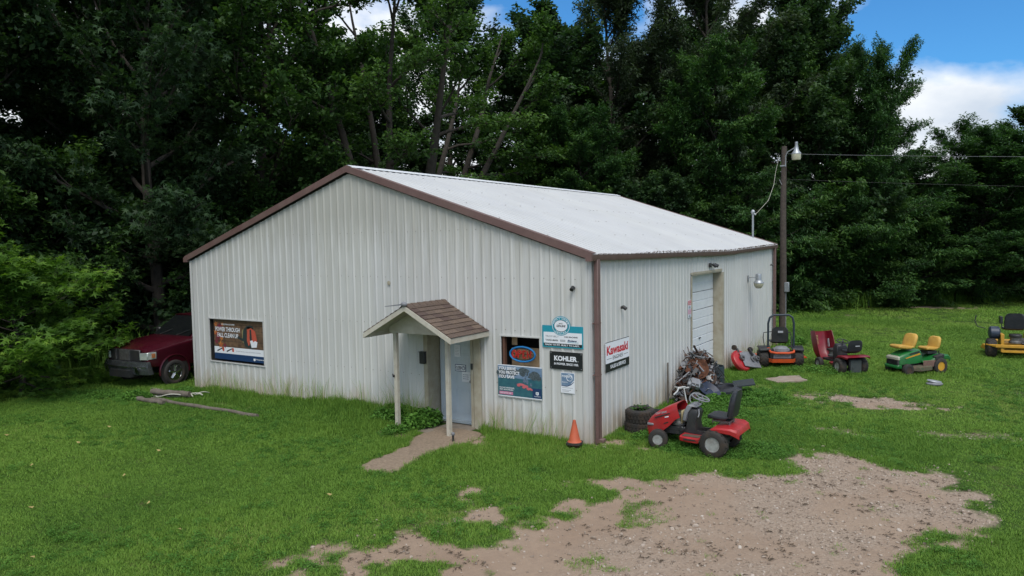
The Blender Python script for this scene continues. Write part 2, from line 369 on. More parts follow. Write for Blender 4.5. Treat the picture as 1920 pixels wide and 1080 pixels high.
f = math(t, 'ADD', ad, math(t, 'MULTIPLY', math(t, 'SUBTRACT', noise(t, P, 9, 5, .7), .5), .55))
t.links.new(mixc(t, rmp(t, f, [(.28, 0.), (.66, 1.)]), gc, gr), b.inputs['Base Color'])
b.inputs['Roughness'].default_value = .95; b.inputs['Specular IOR Level'].default_value = .1
bump(t, b, math(t, 'ADD', noise(t, P, 30, 5, .7), math(t, 'MULTIPLY', vo.outputs['Distance'], math(t, 'MULTIPLY', ag, 1.2))), .55, .03)
me.materials.append(m)
go = bpy.data.objects.new('ground', me); COL.objects.link(go); tag(go, kind='structure')

# walkway
xs = np.linspace(-3.4, -1.9, 46); ys = np.linspace(-3.5, -.25, 90)
PX, PY = np.meshgrid(xs, ys); sdp = sdist(PX, PY, PATH)+(fbm(PX*3, PY*3, 4, 8)-.5)*.3
mb = MB(); idm = {}
for j in range(len(ys)):
    for i in range(len(xs)):
        if sdp[j, i] > -.10:
            idm[j, i] = len(mb.v); mb.v.append((PX[j, i], PY[j, i], gz(PX[j, i], PY[j, i])+float(np.clip(.012+sdp[j, i]*.2, -.03, .026))))
for j in range(len(ys)-1):
    for i in range(len(xs)-1):
        q = [(j, i), (j, i+1), (j+1, i+1), (j+1, i)]
        if all(k in idm for k in q): mb.f.append([idm[k] for k in q]); mb.mi.append(0)
m_path = pm('pebble_path', (.31, .235, .165), (.20, .145, .10), 22, .95, 0, 1.0, .8, (.15, .115, .075))
tag(part('path', mb, m_path), kind='structure')

# ------------------------------------------------------------------ metal building
BW, BL, EH, RH = 12.24, 15.04, 3.68, 5.73
SL = (RH-EH)/(BW/2+.10)
def sag(y): return .11*max(0, (y/8.9 if y < 8.9 else (BL-y)/(BL-8.9)))
bld = thing('metal_building', (0, 0, 0), 0, 'long ivory ribbed metal workshop with white low gable roof and brown trim', 'building')
RIB = .2286
PROF = [(0, 0), (.074, 0), (.100, .016), (.126, .016), (.152, 0), (.2286, 0)]
def panel_strip(s0, s1, top, holes, place, mb):
    """ribbed sheet between s0 and s1; top(s) height; holes (a, b, z0, z1)"""
    xs = set([s0, s1]); k0 = int(s0//RIB)-1
    for k in range(k0, k0+8):
        for p, _ in PROF: xs.add(k*RIB+p)
    for h in holes: xs.add(h[0]); xs.add(h[1])
    xs = sorted(x for x in xs if s0-1e-6 <= x <= s1+1e-6)
    ys = [x for i, x in enumerate(xs) if i == 0 or x-xs[i-1] > 1e-4]
    def off(s):
        q = s % RIB
        for (a, u), (b_, v) in zip(PROF, PROF[1:]):
            if q <= b_+1e-9: return u+(v-u)*(q-a)/(b_-a)
        return 0
    for a, b_ in zip(ys, ys[1:]):
        mid = (a+b_)/2; iv = [(-.06, None)]
        for h in holes:
            if h[0]-1e-6 <= mid <= h[1]+1e-6:
                new = []
                for lo, hi in iv:
                    if hi is None: new += [(lo, h[2]), (h[3], None)] if h[2] > lo+.01 else [(h[3], None)]
                    else: new.append((lo, hi))
                iv = new
        for lo, hi in iv:
            za, zb = (top(a), top(b_)) if hi is None else (hi, hi)
            mb.add([place(a, off(a), lo), place(b_, off(b_), lo), place(b_, off(b_), zb), place(a, off(a), za)], [(0, 1, 2, 3)])
def gtop(s): return min(EH-.02+SL*(s if s < BW/2 else BW-s), RH)-.10
GH = [(9.29, 11.5, .85, 2.0), (1.07, 1.98, .80, 2.02), (2.74, 3.89, -.1, 2.12)]
SH = [(5.98, 8.59, -.1, 2.97)]
k = 0
PWD = RIB*4
s = 0
while s < BW-.01:      # gable end facing the drive
    e = min(s+PWD, BW); mb = MB()
    panel_strip(s, e, gtop, [h for h in GH if h[1] > s and h[0] < e], lambda q, o, z: (-q, -o, z), mb)
    if any(h[0] <= s and h[1] >= e for h in GH):      # a window cuts this sheet in two lengths
        for hi in (0, 1):
            m2 = MB()
            for k in range(0, len(mb.v), 4):
                if (mb.v[k][2] > .5) == bool(hi): m2.add(mb.v[k:k+4], [(0, 1, 2, 3)])
            part('wall_panel', m2, M_SIDE, bld, sharp=20)
    else: part('wall_panel', mb, M_SIDE, bld, sharp=20)
    s = e
s = 0
while s < BL-.01:      # long side wall
    e = min(s+PWD, BL); mb = MB()
    panel_strip(s, e, lambda q: EH-.05-sag(q), [h for h in SH if h[1] > s and h[0] < e], lambda q, o, z: (o, q, z), mb)
    part('wall_panel', mb, M_SIDE, bld, sharp=20); s = e
for nm, fn, ln, tp in (('rear', lambda q, o, z: (-q, BL+o, z), BW, gtop), ('left', lambda q, o, z: (-BW-o, q, z), BL, lambda q: EH-.05)):
    mb = MB(); s = 0
    while s < ln-.01: e = min(s+PWD, ln); panel_strip(s, e, tp, [], fn, mb); s = e
    part('far_wall_sheet', mb, M_SIDE, bld, sharp=20)
# roof sheets (ribs run down the slope)
for side in (1, -1):
    s = -.06
    while s < BL+.05:
        e = min(s+PWD, BL+.06); mb = MB(); cols = []
        kk = int((s+1)//RIB)-5
        xs = sorted({s, e, *[q for k in range(kk, kk+12) for p, _ in PROF for q in [k*RIB+p] if s < q < e]})
        xs = [x for i, x in enumerate(xs) if i == 0 or x-xs[i-1] > 1e-3]
        nn = 7
        for x in xs:
            q = x % RIB; o = 0
            for (a, u), (b_, v) in zip(PROF, PROF[1:]):
                if q <= b_: o = u+(v-u)*(q-a)/(b_-a); break
            line = []
            for i in range(nn):
                tt = i/(nn-1); d = tt*(BW/2+.16)
                X = -BW/2+side*d; Z = RH-SL*d+o-(sag(min(max(x, 0), BL))*tt**3 if side > 0 else 0)
                line.append((X, x, Z))
            cols.append(line)
        mb.loft(cols, cap=False, closed=False)
        part('roof_panel', mb, M_ROOF, bld, sharp=20); s = e
# ridge cap
mb = MB(); prof = [(-.16, -.035), (-.15, -.02), (0, .032), (.15, -.02), (.16, -.035)]
mb.loft([[(-BW/2+a, y, RH+b_+.012) for a, b_ in prof] for y in np.linspace(-.05, BL+.05, 6)], cap=False, closed=False)
part('ridge_cap', mb, M_WHITE, bld)
# rake trims (both ends, both slopes), with lapped lengths
for yy, sg in ((-.03, -1), (BL+.03, 1)):
    for side in (1, -1):
        cuts = [0, .62, 1.0]
        for a, b_ in zip(cuts, cuts[1:]):
            d0, d1 = a*(BW/2+.14), b_*(BW/2+.14)
            mb = MB(); secs = []
            for d in (d0, d1):
                X = -BW/2+side*d; Z = RH-SL*d+.028+(0.004 if a else 0)
                yo = yy+sg*(.060+(.004 if a else 0)); yi = yy-sg*.10
                secs.append([(X, yi, Z), (X, yo, Z), (X, yo, Z-.150), (X, yo-sg*.02, Z-.150), (X, yo-sg*.02, Z-.012), (X, yi, Z-.012)])
            mb.loft(secs); part('rake_trim', mb, M_TRIM, bld)
# shadow gap filler under rake at wall line (closure strip)
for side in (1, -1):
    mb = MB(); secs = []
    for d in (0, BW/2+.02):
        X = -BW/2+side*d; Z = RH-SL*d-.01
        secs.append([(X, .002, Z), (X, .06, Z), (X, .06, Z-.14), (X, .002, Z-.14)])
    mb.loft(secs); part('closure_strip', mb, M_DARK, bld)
# gutter with sag
mb = MB(); secs = []
gp = [(.0, .0), (.0, -.13), (.095, -.13), (.125, -.055), (.125, -.0), (.117, -.0), (.117, -.05), (.09, -.12), (.008, -.12), (.008, 0)]
ys = list(np.linspace(-.14, BL+.10, 34))
for y in ys:
    s_ = sag(min(max(y, 0), BL)); j = .006*sin(y*3.1)+.004*sin(y*7)
    secs.append([(.024+a, y, EH-.005-s_+b_+j) for a, b_ in gp])
mb.loft(secs); part('gutter', mb, M_TRIM, bld)
for y_ in (-.142, BL+.102): part('gutter_end_cap', MB().box((.085, y_, EH-.072), (.125, .012, .135)), M_TRIM, bld)
# debris in gutter
mb = MB()
for i in range(900):
    y = 2.4+12.4*random.random()**.7; s_ = sag(y); x = .05+.09*random.random()
    c = Vector((x, y, EH-.005-s_+.02*random.random())); q = Euler((random.uniform(-.8, .8), random.uniform(-.8, .8), random.uniform(0, 6))).to_matrix().to_4x4()
    l = random.uniform(.02, .06); mb.add([(-l, 0, 0), (0, -.012, .004), (l, 0, 0), (0, .012, .004)], [(0, 1, 2, 3)], Matrix.Translation(c) @ q)
part('gutter_debris', mb, pm('leaf_debris', (.12, .07, .045), (.05, .035, .025), 30, .9), bld, kind='stuff', sharp=0)
# left gutter
mb = MB(); mb.box((-BW-.085, BL/2, EH-.075), (.12, BL+.25, .13)); part('gutter', mb, M_TRIM, bld)
# downspouts
def downspout(y, w, straps=True):
    mb = MB(); mb.box((.092, y, (EH-.10+.10)/2), (.085, w, EH-.22)); mb.box((.13, y, .07), (.17, w, .09), Matrix.Identity(4))
    o = part('downspout', mb, M_TRIM, bld, bevel=.008)
    for z in (2.35, 1.35): part('strap', MB().box((.088, y, z), (.098, w+.012, .022)).box((.04, y, z), (.03, w+.08, .018)), M_TRIM, o)
    return o
downspout(.20, .13); downspout(BL-.16, .12)
mb = MB(); mb.box((.011, -.011, EH/2-.06), (.016, .016, EH-.05)); mb.box((.018, .045, EH/2-.06), (.014, .09, EH-.06)); mb.box((-.05, -.0245, EH/2-.06), (.10, .007, EH-.06))
part('corner_trim', mb, M_SIDE, bld)
mb = MB(); mb.box((-BW+.03, -.0245, EH/2-.06), (.09, .007, EH-.10)); mb.box((-BW-.012, .03, EH/2-.06), (.016, .1, EH-.1)); part('corner_trim', mb, M_SIDE, bld)
# screw rows
mb = MB()
for z in (1.05, 2.15, 3.2, 4.2):
    k = 0
    while k*RIB < BW:
        x = k*RIB+.045; k += 1
        if z > gtop(x)-.1 or any(h[0]-.05 < x < h[1]+.05 and h[2]-.05 < z < h[3]+.05 for h in GH): continue
        if random.random() < .25: continue
        mb.box((-x, -.003, z+random.uniform(-.008, .008)), (.014, .008, .014))
part('screws', mb, pm('screw_head', (.22, .19, .16), rough=.6), bld, kind='stuff')
mb = MB()
for d in np.arange(.5, BW/2, 1.15):
    for k in range(int(BL/RIB)):
        if random.random() < .72: continue
        y = k*RIB+.04+random.uniform(-.01, .01); mb.box((-BW/2+d+random.uniform(-.02, .02), y, RH-SL*d+.004), (.022, .018, .010))
part('roof_screws', mb, pm('weathered_screw', (.25, .22, .19), rough=.6), bld, kind='stuff')

# garage opening with sectional door
fr = MB()
fr.box((-.11, 5.965, 1.46), (.26, .03, 3.02)); fr.box((-.11, 8.605, 1.46), (.26, .03, 3.02)); fr.box((-.11, 7.285, 2.985), (.26, 2.61, .03))
fr.box((.024, 8.70, 1.46), (.016, .16, 3.0)); fr.box((.024, 7.25, 3.03), (.014, 2.75, .06)); fr.box((.024, 5.93, 1.46), (.014, .07, 3.0))
part('door_frame', fr, M_REVEAL, bld)
gd = thing('garage_door', (-.24, 7.285, 0)); gd.parent = bld
for i in range(6):
    mb = MB(); z0 = i*.495; g = .010
    mb.box((-.012, 0, z0+.2475), (.03, 2.58, .493-g))
    mb.box((.006, 0, z0+.125), (.022, 2.56, .225)); mb.box((.006, 0, z0+.37), (.022, 2.56, .225))
    part('door_panel', mb, M_WHITE, gd, bevel=.006)
part('door_handle', MB().box((.035, 0, 1.2), (.03, .12, .03)), M_STEEL, gd)

# entry alcove, door
al = MB()
al.add([(-3.89, -.02, -.05), (-3.89, .42, -.05), (-3.89, .42, 2.2), (-3.89, -.02, 2.2)], [(0, 1, 2, 3)])
al.add([(-2.74, -.02, -.05), (-2.74, .42, -.05), (-2.74, .42, 2.2), (-2.74, -.02, 2.2)], [(0, 1, 2, 3)])
al.add([(-3.89, -.02, 2.125), (-2.74, -.02, 2.125), (-2.74, .42, 2.125), (-3.89, .42, 2.125)], [(0, 1, 2, 3)])
al.box((-3.945, -.03, 1.03), (.11, .022, 2.16)); al.box((-2.705, -.034, 1.02), (.07, .03, 2.14)); al.box((-2.57, -.040, 1.02), (.17, .036, 2.12)); al.box((-2.655, -.028, 1.02), (.02, .02, 2.12))
part('entry_surround', al, M_REVEAL, bld)
for x in (-3.84, -3.78):
    pass
fm = MB(); fm.box((-3.80, .40, 1.04), (.12, .06, 2.08)); fm.box((-2.86, .40, 1.04), (.20, .06, 2.08)); fm.box((-3.33, .40, 2.10), (1.1, .06, .05)); fm.box((-3.33, .36, .02), (1.1, .16, .05))
part('entry_frame', fm, M_DOORB, bld)
dr = MB(); dr.box((-3.35, .405, 1.045), (.77, .04, 2.0)); door = part('door', dr, M_DOORB, bld, bevel=.004)
for cx in (-3.53, -3.17):
    for z0, z1 in ((.18, .72), (.86, 1.52), (1.64, 1.90)):
        mb = MB(); mb.box((cx, .384, (z0+z1)/2), (.25, .006, z1-z0)); mb.box((cx, .380, (z0+z1)/2), (.19, .008, z1-z0-.06))
        part('door_panel', mb, M_DOORB, door, bevel=.003)
mb = MB(); mb.ell((-3.03, .345, .92), (.03, .03, .03)); mb.cyl((-3.03, .385, .92), (-3.03, .35, .92), .014); part('door_knob', mb, M_GALV, door); part('deadbolt', MB().cyl((-3.03, .388, 1.06), (-3.03, .365, 1.06), .026), M_GALV, door)
# windows: niches
def niche(x0, x1, z0, z1, d, mat, name):
    mb = MB(); a, b_ = -x1, -x0
    mb.add([(a, 0, z0), (b_, 0, z0), (b_, d, z0), (a, d, z0)], [(0, 1, 2, 3)]); mb.add([(a, 0, z1), (b_, 0, z1), (b_, d, z1), (a, d, z1)], [(0, 1, 2, 3)])
    mb.add([(a, 0, z0), (a, d, z0), (a, d, z1), (a, 0, z1)], [(0, 1, 2, 3)]); mb.add([(b_, 0, z0), (b_, d, z0), (b_, d, z1), (b_, 0, z1)], [(0, 1, 2, 3)])
    mb.add([(a, d, z0), (b_, d, z0), (b_, d, z1), (a, d, z1)], [(0, 1, 2, 3)])
    w = part(name, mb, mat, bld); f = MB(); t_ = .035
    for c, s in (((a+b_)/2, z0-.005), (None, None)),:
        pass
    f.box(((a+b_)/2, -.018, z0-.012), (b_-a+2*t_, .024, .03)); f.box(((a+b_)/2, -.018, z1+.012), (b_-a+2*t_, .024, .03))
    f.box((a-.015, -.0175, (z0+z1)/2), (.03, .025, z1-z0)); f.box((b_+.015, -.0175, (z0+z1)/2), (.03, .025, z1-z0))
    part('window_frame', f, M_SIDE, w); return w
niche(9.29, 11.5, .85, 2.0, .30, M_DARK, 'window')
w2 = niche(1.07, 1.98, .80, 2.02, .8, M_DARK, 'window')
mb = MB(); mb.box((-1.935, .05, 1.41), (.05, .08, 1.2)); part('window_post', mb, pm('brown_post', (.13, .06, .04)), w2)
for a, b_, zt, yy in ((-1.86, -1.56, 1.76, .20), (-1.557, -1.20, 1.78, .205), (-1.198, -1.08, 1.76, .20)):
    mb = MB(); mb.box(((a+b_)/2, yy, .8+(zt-.8)/2), (b_-a, .012, zt-.8)); part('board', mb, M_PLY, w2, label='pale brown board behind the window opening')
mb = MB(); mb.box((-1.80, .22, 1.90), (.13, .01, .17)); part('paper', mb, M_PLY, w2)

# wall fittings
def floodlamp(name, x, y, z, outv, label, scale=1):
    o = thing(name, (x, y, z), atan2(outv[1], outv[0]), label, 'camera')
    mb = MB(); mb.cyl((0, 0, 0), (.04, 0, 0), .03*scale); part('mount', mb, M_BLACK, o)
    mb = MB(); mb.cyl((.05, 0, .01), (.11, .0, -.03), .035*scale, .04*scale); mb.ell((.05, 0, .012), (.036*scale,)*3); part('head', mb, M_BLACK, o)
    return o
floodlamp('security_camera', -.29, -.02, 3.03, (0, -1), 'small black dome camera high on the gable wall by the corner')
floodlamp('security_camera', .02, 1.48, 2.54, (1, 0), 'small black dome camera on the long side wall above the red lettered sign')
floodlamp('security_camera', .02, 14.55, 2.95, (1, 0), 'tiny black camera at the far end of the long side wall', .8)
o = thing('floodlight', (.03, 7.55, 3.20), 0, 'black twin floodlight over the garage door', 'light')
mb = MB(); mb.box((.02, -.12, 0), (.04, .12, .12)); part('mount', mb, M_BLACK, o, bevel=.004)
for yy in (0.02, .20):
    mb = MB(); mb.cyl((.04, yy-.02, .02), (.12, yy+.04, -.04), .035, .05); mb.cyl((.02, -.1, .02), (.06, yy, .02), .012); part('lamp_head', mb, M_BLACK, o)
o = thing('yard_light', (.02, 11.5, 2.55), 0, 'silver barn light with drop lens on the side wall right of the garage door', 'light')
mb = MB(); mb.box((.01, 0, .08), (.02, .07, .2)); mb.tube([(.02, 0, .10), (.16, 0, .12), (.26, 0, .10)], .016); part('arm', mb, M_GALV, o)
mb = MB(); mb.lathe([(.01, .24), (.085, .23), (.095, .20), (.095, .06), (.10, .02), (.155, -.04), (.16, -.07)], (.33, 0, 0)); part('housing', mb, M_GALV, o)
mb = MB(); mb.lathe([(.150, -.07), (.145, -.13), (.11, -.20), (.07, -.235), (.01, -.24)], (.33, 0, 0)); part('lens', mb, M_LENS, o)
o = thing('mailbox', (-3.99, -.03, 1.31), 0, 'black wall mailbox left of the entry alcove', 'mailbox')
mb = MB(); mb.box((0, -.05, .13), (.14, .09, .26)); part('body', mb, M_BLACK, o, bevel=.01); mb = MB(); mb.box((0, -.052, .262), (.155, .11, .012)); part('lid', mb, M_BLACK, o)
o = thing('door_keypad', (-2.70, -.05, 1.28), 0, 'slim black keypad on the trim right of the entry door', 'keypad')
mb = MB(); mb.box((0, -.012, .06), (.045, .024, .13)); part('body', mb, M_BLACK, o, bevel=.005)
tag(part('wall_patch', MB().lathe([(.045, 0), (.05, -.004), (.02, -.008)], (-4.96, -.021, 3.06), 'y'), M_REVEAL), 'small round tan plug high on the middle of the gable wall', 'plug')

# electrical mast and pole
o = thing('service_mast', (-.66, 14.8, EH+.1), 0, 'short galvanised service mast standing on the far end of the roof', 'pipe')
mb = MB(); mb.cyl((0, 0, 0), (0, 0, 1.05), .035, n=10); part('pipe', mb, M_GALV, o)
mb = MB(); mb.ell((0, 0, 1.08), (.075, .075, .09)); mb.cyl((0, 0, 1.06), (.10, 0, .98), .03); part('weatherhead', mb, M_GALV, o)
pole = thing('utility_pole', (0.02, 16.5, 0), 0, 'weathered wooden utility pole behind the far corner of the building', 'pole')
mb = MB(); mb.tube([(0, 0, -.1), (.02, 0, 2.5), (.01, 0, 5), (.04, 0, 7.33)], [.14, .125, .11, .095], 12); part('post', mb, M_POLE, pole)
mb = MB(); mb.tube([(.10, -.06, 6.6), (.11, -.07, 6.95), (.18, -.09, 7.1), (.42, -.13, 7.22)], .022, 6); mb.box((.09, -.05, 6.62), (.06, .06, .1)); mb.box((.0, -.11, 6.6), (.16, .03, .04)); part('lamp_arm', mb, M_GALV, pole)
lh = MB(); lh.lathe([(.01, .40), (.05, .39), (.055, .33), (.05, .30), (.075, .16), (.10, .06), (.17, -.02), (.175, -.05)], (.50, -.15, 7.05)); lo = part('lamp_housing', lh, M_GALV, pole)
lh = MB(); lh.lathe([(.168, -.05), (.165, -.20), (.15, -.27), (.01, -.28)], (.50, -.15, 7.05)); part('lens', lh, M_LENS, lo)
mb = MB(); mb.box((.17, -.06, 2.05), (.16, .14, .36)); part('meter_box', mb, M_GALV, pole, bevel=.01)
part('conduit', MB().tube([(.13, -.05, 0), (.13, -.05, 1.9)], .02, 6), M_GREYP, pole); part('wire_bracket', MB().tube([(-.12, -.04, 6.1), (-.02, -.1, 5.9)], .012, 5), M_GREYP, pole)
def wire(name, a, b_, dz, r, mat, label):
    a, b_ = Vector(a), Vector(b_); mb = MB()
    mb.tube([a.lerp(b_, i/24)+Vector((0, 0, -dz*4*(i/24)*(1-i/24))) for i in range(25)], r, 5)
    return tag(part(name, mb, mat), label, 'cable')
wire('overhead_wire', (.02, 16.4, 7.05), (46, 33, 7.3), .9, .005, M_GREYP, 'upper pale cable running from the pole top to the right edge')
wire('overhead_wire', (.06, 16.4, 6.1), (46, 35, 5.6), .8, .004, M_BLACK, 'lower thin dark cable running right from the utility pole')
mb = MB(); mb.tube([(-.08, 16.38, 7.0), (-.20, 16.3, 6.4), (-.22, 16.1, 5.9), (-.30, 15.6, 5.3), (-.50, 15.0, 4.9), (-.60, 14.8, 4.75), (-.60, 14.8, 4.9)], .007, 5)
tag(part('service_drop', mb, M_VINE), 'pale drooping cable between the pole top and the roof mast', 'cable')

# ------------------------------------------------------------------ porch
porch = thing('porch_canopy', (-3.40, 0, 0), 0, 'small shingled gable canopy on two cream posts over the entry', 'porch')
PHW, PE, PR, PD = 1.12, 2.10, 2.70, 1.32
pang = atan2(PR-PE, PHW)
for sg in (-1, 1):
    secs = MB(); secs.prism([(0, PR), (sg*PHW, PE), (sg*PHW, PE-.025), (0, PR-.025)], -PD+.02, -.02, 'y'); part('roof_deck', secs, M_WOOD, porch)
    rows = 9; ln = math_len = (PHW**2+(PR-PE)**2)**.5
    for r in range(rows):
        d0 = ln*(rows-1-r)/rows; d1 = ln*(rows-r)/rows+.012       # r=0 lowest course
        off = -(r % 3)*.09; y = -PD-.01+off
        while y < -.0:
            a = max(y, -PD-.012); e = min(y+.27, -.022); y += .27
            if e-a < .03: continue
            mb = MB(); h = .010; j = random.uniform(0, .004)
            def pt(d, yy, hh):
                return (sg*(d*cos(pang)+hh*sin(pang)), yy, PR-d*sin(pang)+hh*cos(pang))
            v = [pt(d0, a+.004, .002), pt(d0, e-.002, .002), pt(d1, e-.002, .014+j), pt(d1, a+.004, .014+j), pt(d0, a+.004, .012), pt(d0, e-.002, .012), pt(d1, e-.002, .026+j), pt(d1, a+.004, .026+j)]
            fs = [(3, 2, 1, 0), (4, 5, 6, 7), (0, 1, 5, 4), (1, 2, 6, 5), (2, 3, 7, 6), (3, 0, 4, 7)]
            mb.add(v, fs); part('shingle', mb, random.choice([M_SHIN, M_SHIN, M_SHIN2, M_SHIN3]), porch, sharp=0)
    # rake board, eave board
    mb = MB(); mb.prism([(0, PR-.002), (sg*(PHW+.01), PE-.006), (sg*(PHW+.01), PE-.105), (0, PR-.105)], -PD-.025, -PD+.0, 'y'); part('rake_board', mb, M_WOOD, porch)
    mb = MB(); mb.box((sg*(PHW-.005), -PD/2+.0, PE-.052), (.022, PD-.03, .098)); part('eave_board', mb, M_WOOD, porch)
# ridge caps
y = -PD-.01
while y < -.03:
    e = min(y+.2, -.02); mb = MB()
    mb.loft([[(-.11, yy, PR-.035+z), (0, yy, PR+.032+z), (.11, yy, PR-.035+z), (.11, yy, PR-.043+z), (0, yy, PR+.02+z), (-.11, yy, PR-.043+z)] for yy, z in ((y, .012), (e+.02, .002))])
    part('ridge_shingle', mb, M_SHIN, porch, sharp=0); y = e
mb = MB(); zz = PE-.02; mb.prism([(0, PR-.06), (.80, zz+.11), (.80, zz), (-.80, zz), (-.80, zz+.11)], -.90, -.875, 'y'); part('gable_board', mb, M_WOOD, porch)
for sg in (-1, 1): part('beam', MB().box((sg*.70, -.46, PE-.0), (.085, .84, .09)), M_WOOD, porch)
for x, ln_ in ((-.70, 1), (.66, 1)):
    mb = MB(); mb.box((x, -.82, 1.03), (.088, .088, 2.12)); part('post', mb, M_WOOD, porch, bevel=.006)
tag(part('post_bracket', MB().box((-4.13, -.875, 1.16), (.03, .05, .05)).tube([(-4.16, -.88, 1.20), (-4.12, -.91, 1.16)], .012, 6), M_BLACK), 'small black hook on the left porch post', 'hook')
o = thing('solar_light', (-3.40, -1.34, 2.71), 0, 'dark flat solar lamp clipped on the porch canopy peak', 'light')
mb = MB(); mb.ell((0, 0, .02), (.075, .06, .05)); part('housing', mb, M_GREYP, o)
mb = MB(); mb.loft([[(-.05, -.05, .03), (-.05, .05, .03), (-.05, .05, -.0), (-.05, -.05, -.0)], [(-.42, -.10, -.02), (-.42, -.02, -.02), (-.42, -.02, -.035), (-.42, -.10, -.035)]]); part('panel', mb, M_GREYP, o)
mb = MB(); mb.box((-2.99, -.30, .012), (.98, .9, .07), Matrix.Translation((-.12, -.08, 0)) @ Matrix.Rotation(0, 4, 'Z')); tag(part('concrete_pad', mb, pm('worn_concrete', (.27, .225, .18), (.19, .155, .12), 5, .9, 0, .5, .5), bevel=.01), 'stained concrete step slab in front of the entry door', 'slab')
o = thing('path_light', (-2.44, -1.10, gz(-2.44, -1.10)), 0, 'short black solar path light beside the right porch post', 'light')
mb = MB(); mb.cyl((0, 0, -.03), (0, 0, .17), .022, n=10); part('stem', mb, M_BLACK, o); mb = MB(); mb.lathe([(.03, .15), (.036, .16), (.036, .19), (.02, .205)]); part('cap', mb, M_GREYP, o)

# ------------------------------------------------------------------ lettering and signs
def text_mesh(s, w, h, weight=0.0, shear=0):
    cu_ = bpy.data.curves.new('t', 'FONT'); cu_.body = s; cu_.size = 1; cu_.offset = weight; cu_.shear = shear; cu_.resolution_u = 3
    to = bpy.data.objects.new('t', cu_); me = bpy.data.meshes.new_from_object(to)
    co = np.zeros(len(me.vertices)*3, np.float32); me.vertices.foreach_get('co', co); co = co.reshape(-1, 3)
    lo, hi = co.min(0), co.max(0); co[:, 0] = (co[:, 0]-lo[0])/(hi[0]-lo[0])*w; co[:, 1] = (co[:, 1]-lo[1])/(hi[1]-lo[1])*h; co[:, 2] = 0
    me.vertices.foreach_set('co', co.ravel()); me.update(); bpy.data.objects.remove(to); bpy.data.curves.remove(cu_); return me
def text(parent, s, x, y, w, h, mat, z=.006, weight=.02, shear=0, name='lettering'):
    """x, y: lower-left corner in the sign's own plane (x right, y up)"""
    me = text_mesh(s, w, h, weight, shear); me.name = name; me.materials.append(mat)
    o = bpy.data.objects.new(name, me); COL.objects.link(o); o.parent = parent; o.location = (x, y, z); return o
def sign(name, loc, wall, label, cat='sign'):
    """empty whose local x runs right, y up, z out of the wall"""
    o = thing(name, loc, 0, label, cat)
    R = Matrix(((1, 0, 0), (0, 0, -1), (0, 1, 0))) if wall == 'gable' else Matrix(((0, 0, 1), (1, 0, 0), (0, 1, 0)))
    o.rotation_euler = R.to_euler(); return o
def sheet(o, name, x0, y0, x1, y1, mat, z=0, th=.004, bevel=0):
    return part(name, MB().box(((x0+x1)/2, (y0+y1)/2, z+th/2), (x1-x0, y1-y0, th)), mat, o, bevel=bevel)
def shape(o, name, poly, mat, z):
    mb = MB(); mb.add([(a, b_, z) for a, b_ in poly], [tuple(range(len(poly)))]); return part(name, mb, mat, o, sharp=0)
def ellp(cx, cy, a, b_, n=36): return [(cx+a*cos(2*pi*i/n), cy+b_*sin(2*pi*i/n)) for i in range(n)]

# black engine sign
o = sign('engine_sign', (-.84, -.024, 1.44), 'gable', 'black rectangular sign with white KOHLER lettering near the corner')
sheet(o, 'board', 0, 0, .72, .345, M_KPR, bevel=.002)
text(o, 'KOHLER', .10, .165, .50, .10, M_WPR, weight=.045); text(o, 'IN POWER. SINCE 1920.', .10, .085, .53, .045, M_WPR, weight=.03)
text(o, '.', .615, .167, .014, .014, M_WPR)
mb = MB(); [mb.cyl((x, y, .004), (x, y, .008), .009, n=8) for x in (.03, .69) for y in (.03, .315)]; part('screw', mb, M_GALV, o)
# parts & service sign
o = sign('service_sign', (-1.00, -.024, 1.86), 'gable', 'teal and white parts and service sign with oval badge, above the black sign')
sheet(o, 'board', 0, 0, .90, .43, M_TEAL, bevel=.003)
mb = MB(); mb.lathe([(.205, 0), (.205, .007)], (0, 0, 0), 'z', 40, Matrix.Translation((.42, .43, 0)) @ Matrix.Diagonal((1, .92, 1, 1))); part('badge', mb, M_TEAL, o)
sheet(o, 'white_field', .03, .085, .87, .30, M_WPR, .0045, .001); sheet(o, 'black_band', .03, .025, .87, .083, M_KPR, .0045, .001)
shape(o, 'badge_ring', ellp(.42, .43, .192, .175), M_WPR, .0080); shape(o, 'badge_band', ellp(.42, .43, .182, .166), M_TEAL, .0088)
shape(o, 'badge_centre', ellp(.42, .43, .15, .115), M_KPR, .0096); shape(o, 'badge_centre', ellp(.42, .43, .143, .108), M_WPR, .0104)
text(o, 'MADE TO FIT. BUILT TO LAST.', .06, .038, .76, .032, M_WPR, .007, .03)
text(o, 'GENUINE', .325, .405, .20, .045, M_KPR, .0115, .03, .2); text(o, 'MTD', .38, .462, .08, .022, M_KPR, .0115)
def arc_text(o, s, cx, cy, ra, rb, a0, a1, h, w, mat, z):
    n = len(s)
    for i, ch in enumerate(s):
        if ch == ' ': continue
        a = a0+(a1-a0)*(i+.5)/n; x, y = cx+ra*cos(a), cy+rb*sin(a)
        me = text_mesh(ch, w, h, .03); me.materials.append(mat); q = bpy.data.objects.new('lettering', me); COL.objects.link(q); q.parent = o
        rot = a-pi/2 if a0 > a1 else a+pi/2
        q.rotation_euler = (0, 0, rot); v = Vector((-w/2, -h/2)); v.rotate(Matrix.Rotation(rot, 2)); q.location = (x+v.x, y+v.y, z)
arc_text(o, 'PARTS & SERVICE', .42, .43, .166, .14, radians(165), radians(15), .028, .020, M_WPR, .0100)
arc_text(o, 'CENTER', .42, .43, .166, .138, radians(225), radians(315), .032, .028, M_WPR, .0100)
text(o, 'TROY-BILT', .07, .20, .30, .035, M_GREYPR, .007); text(o, 'YARD MACHINES', .48, .205, .30, .028, M_KPR, .007, .03)
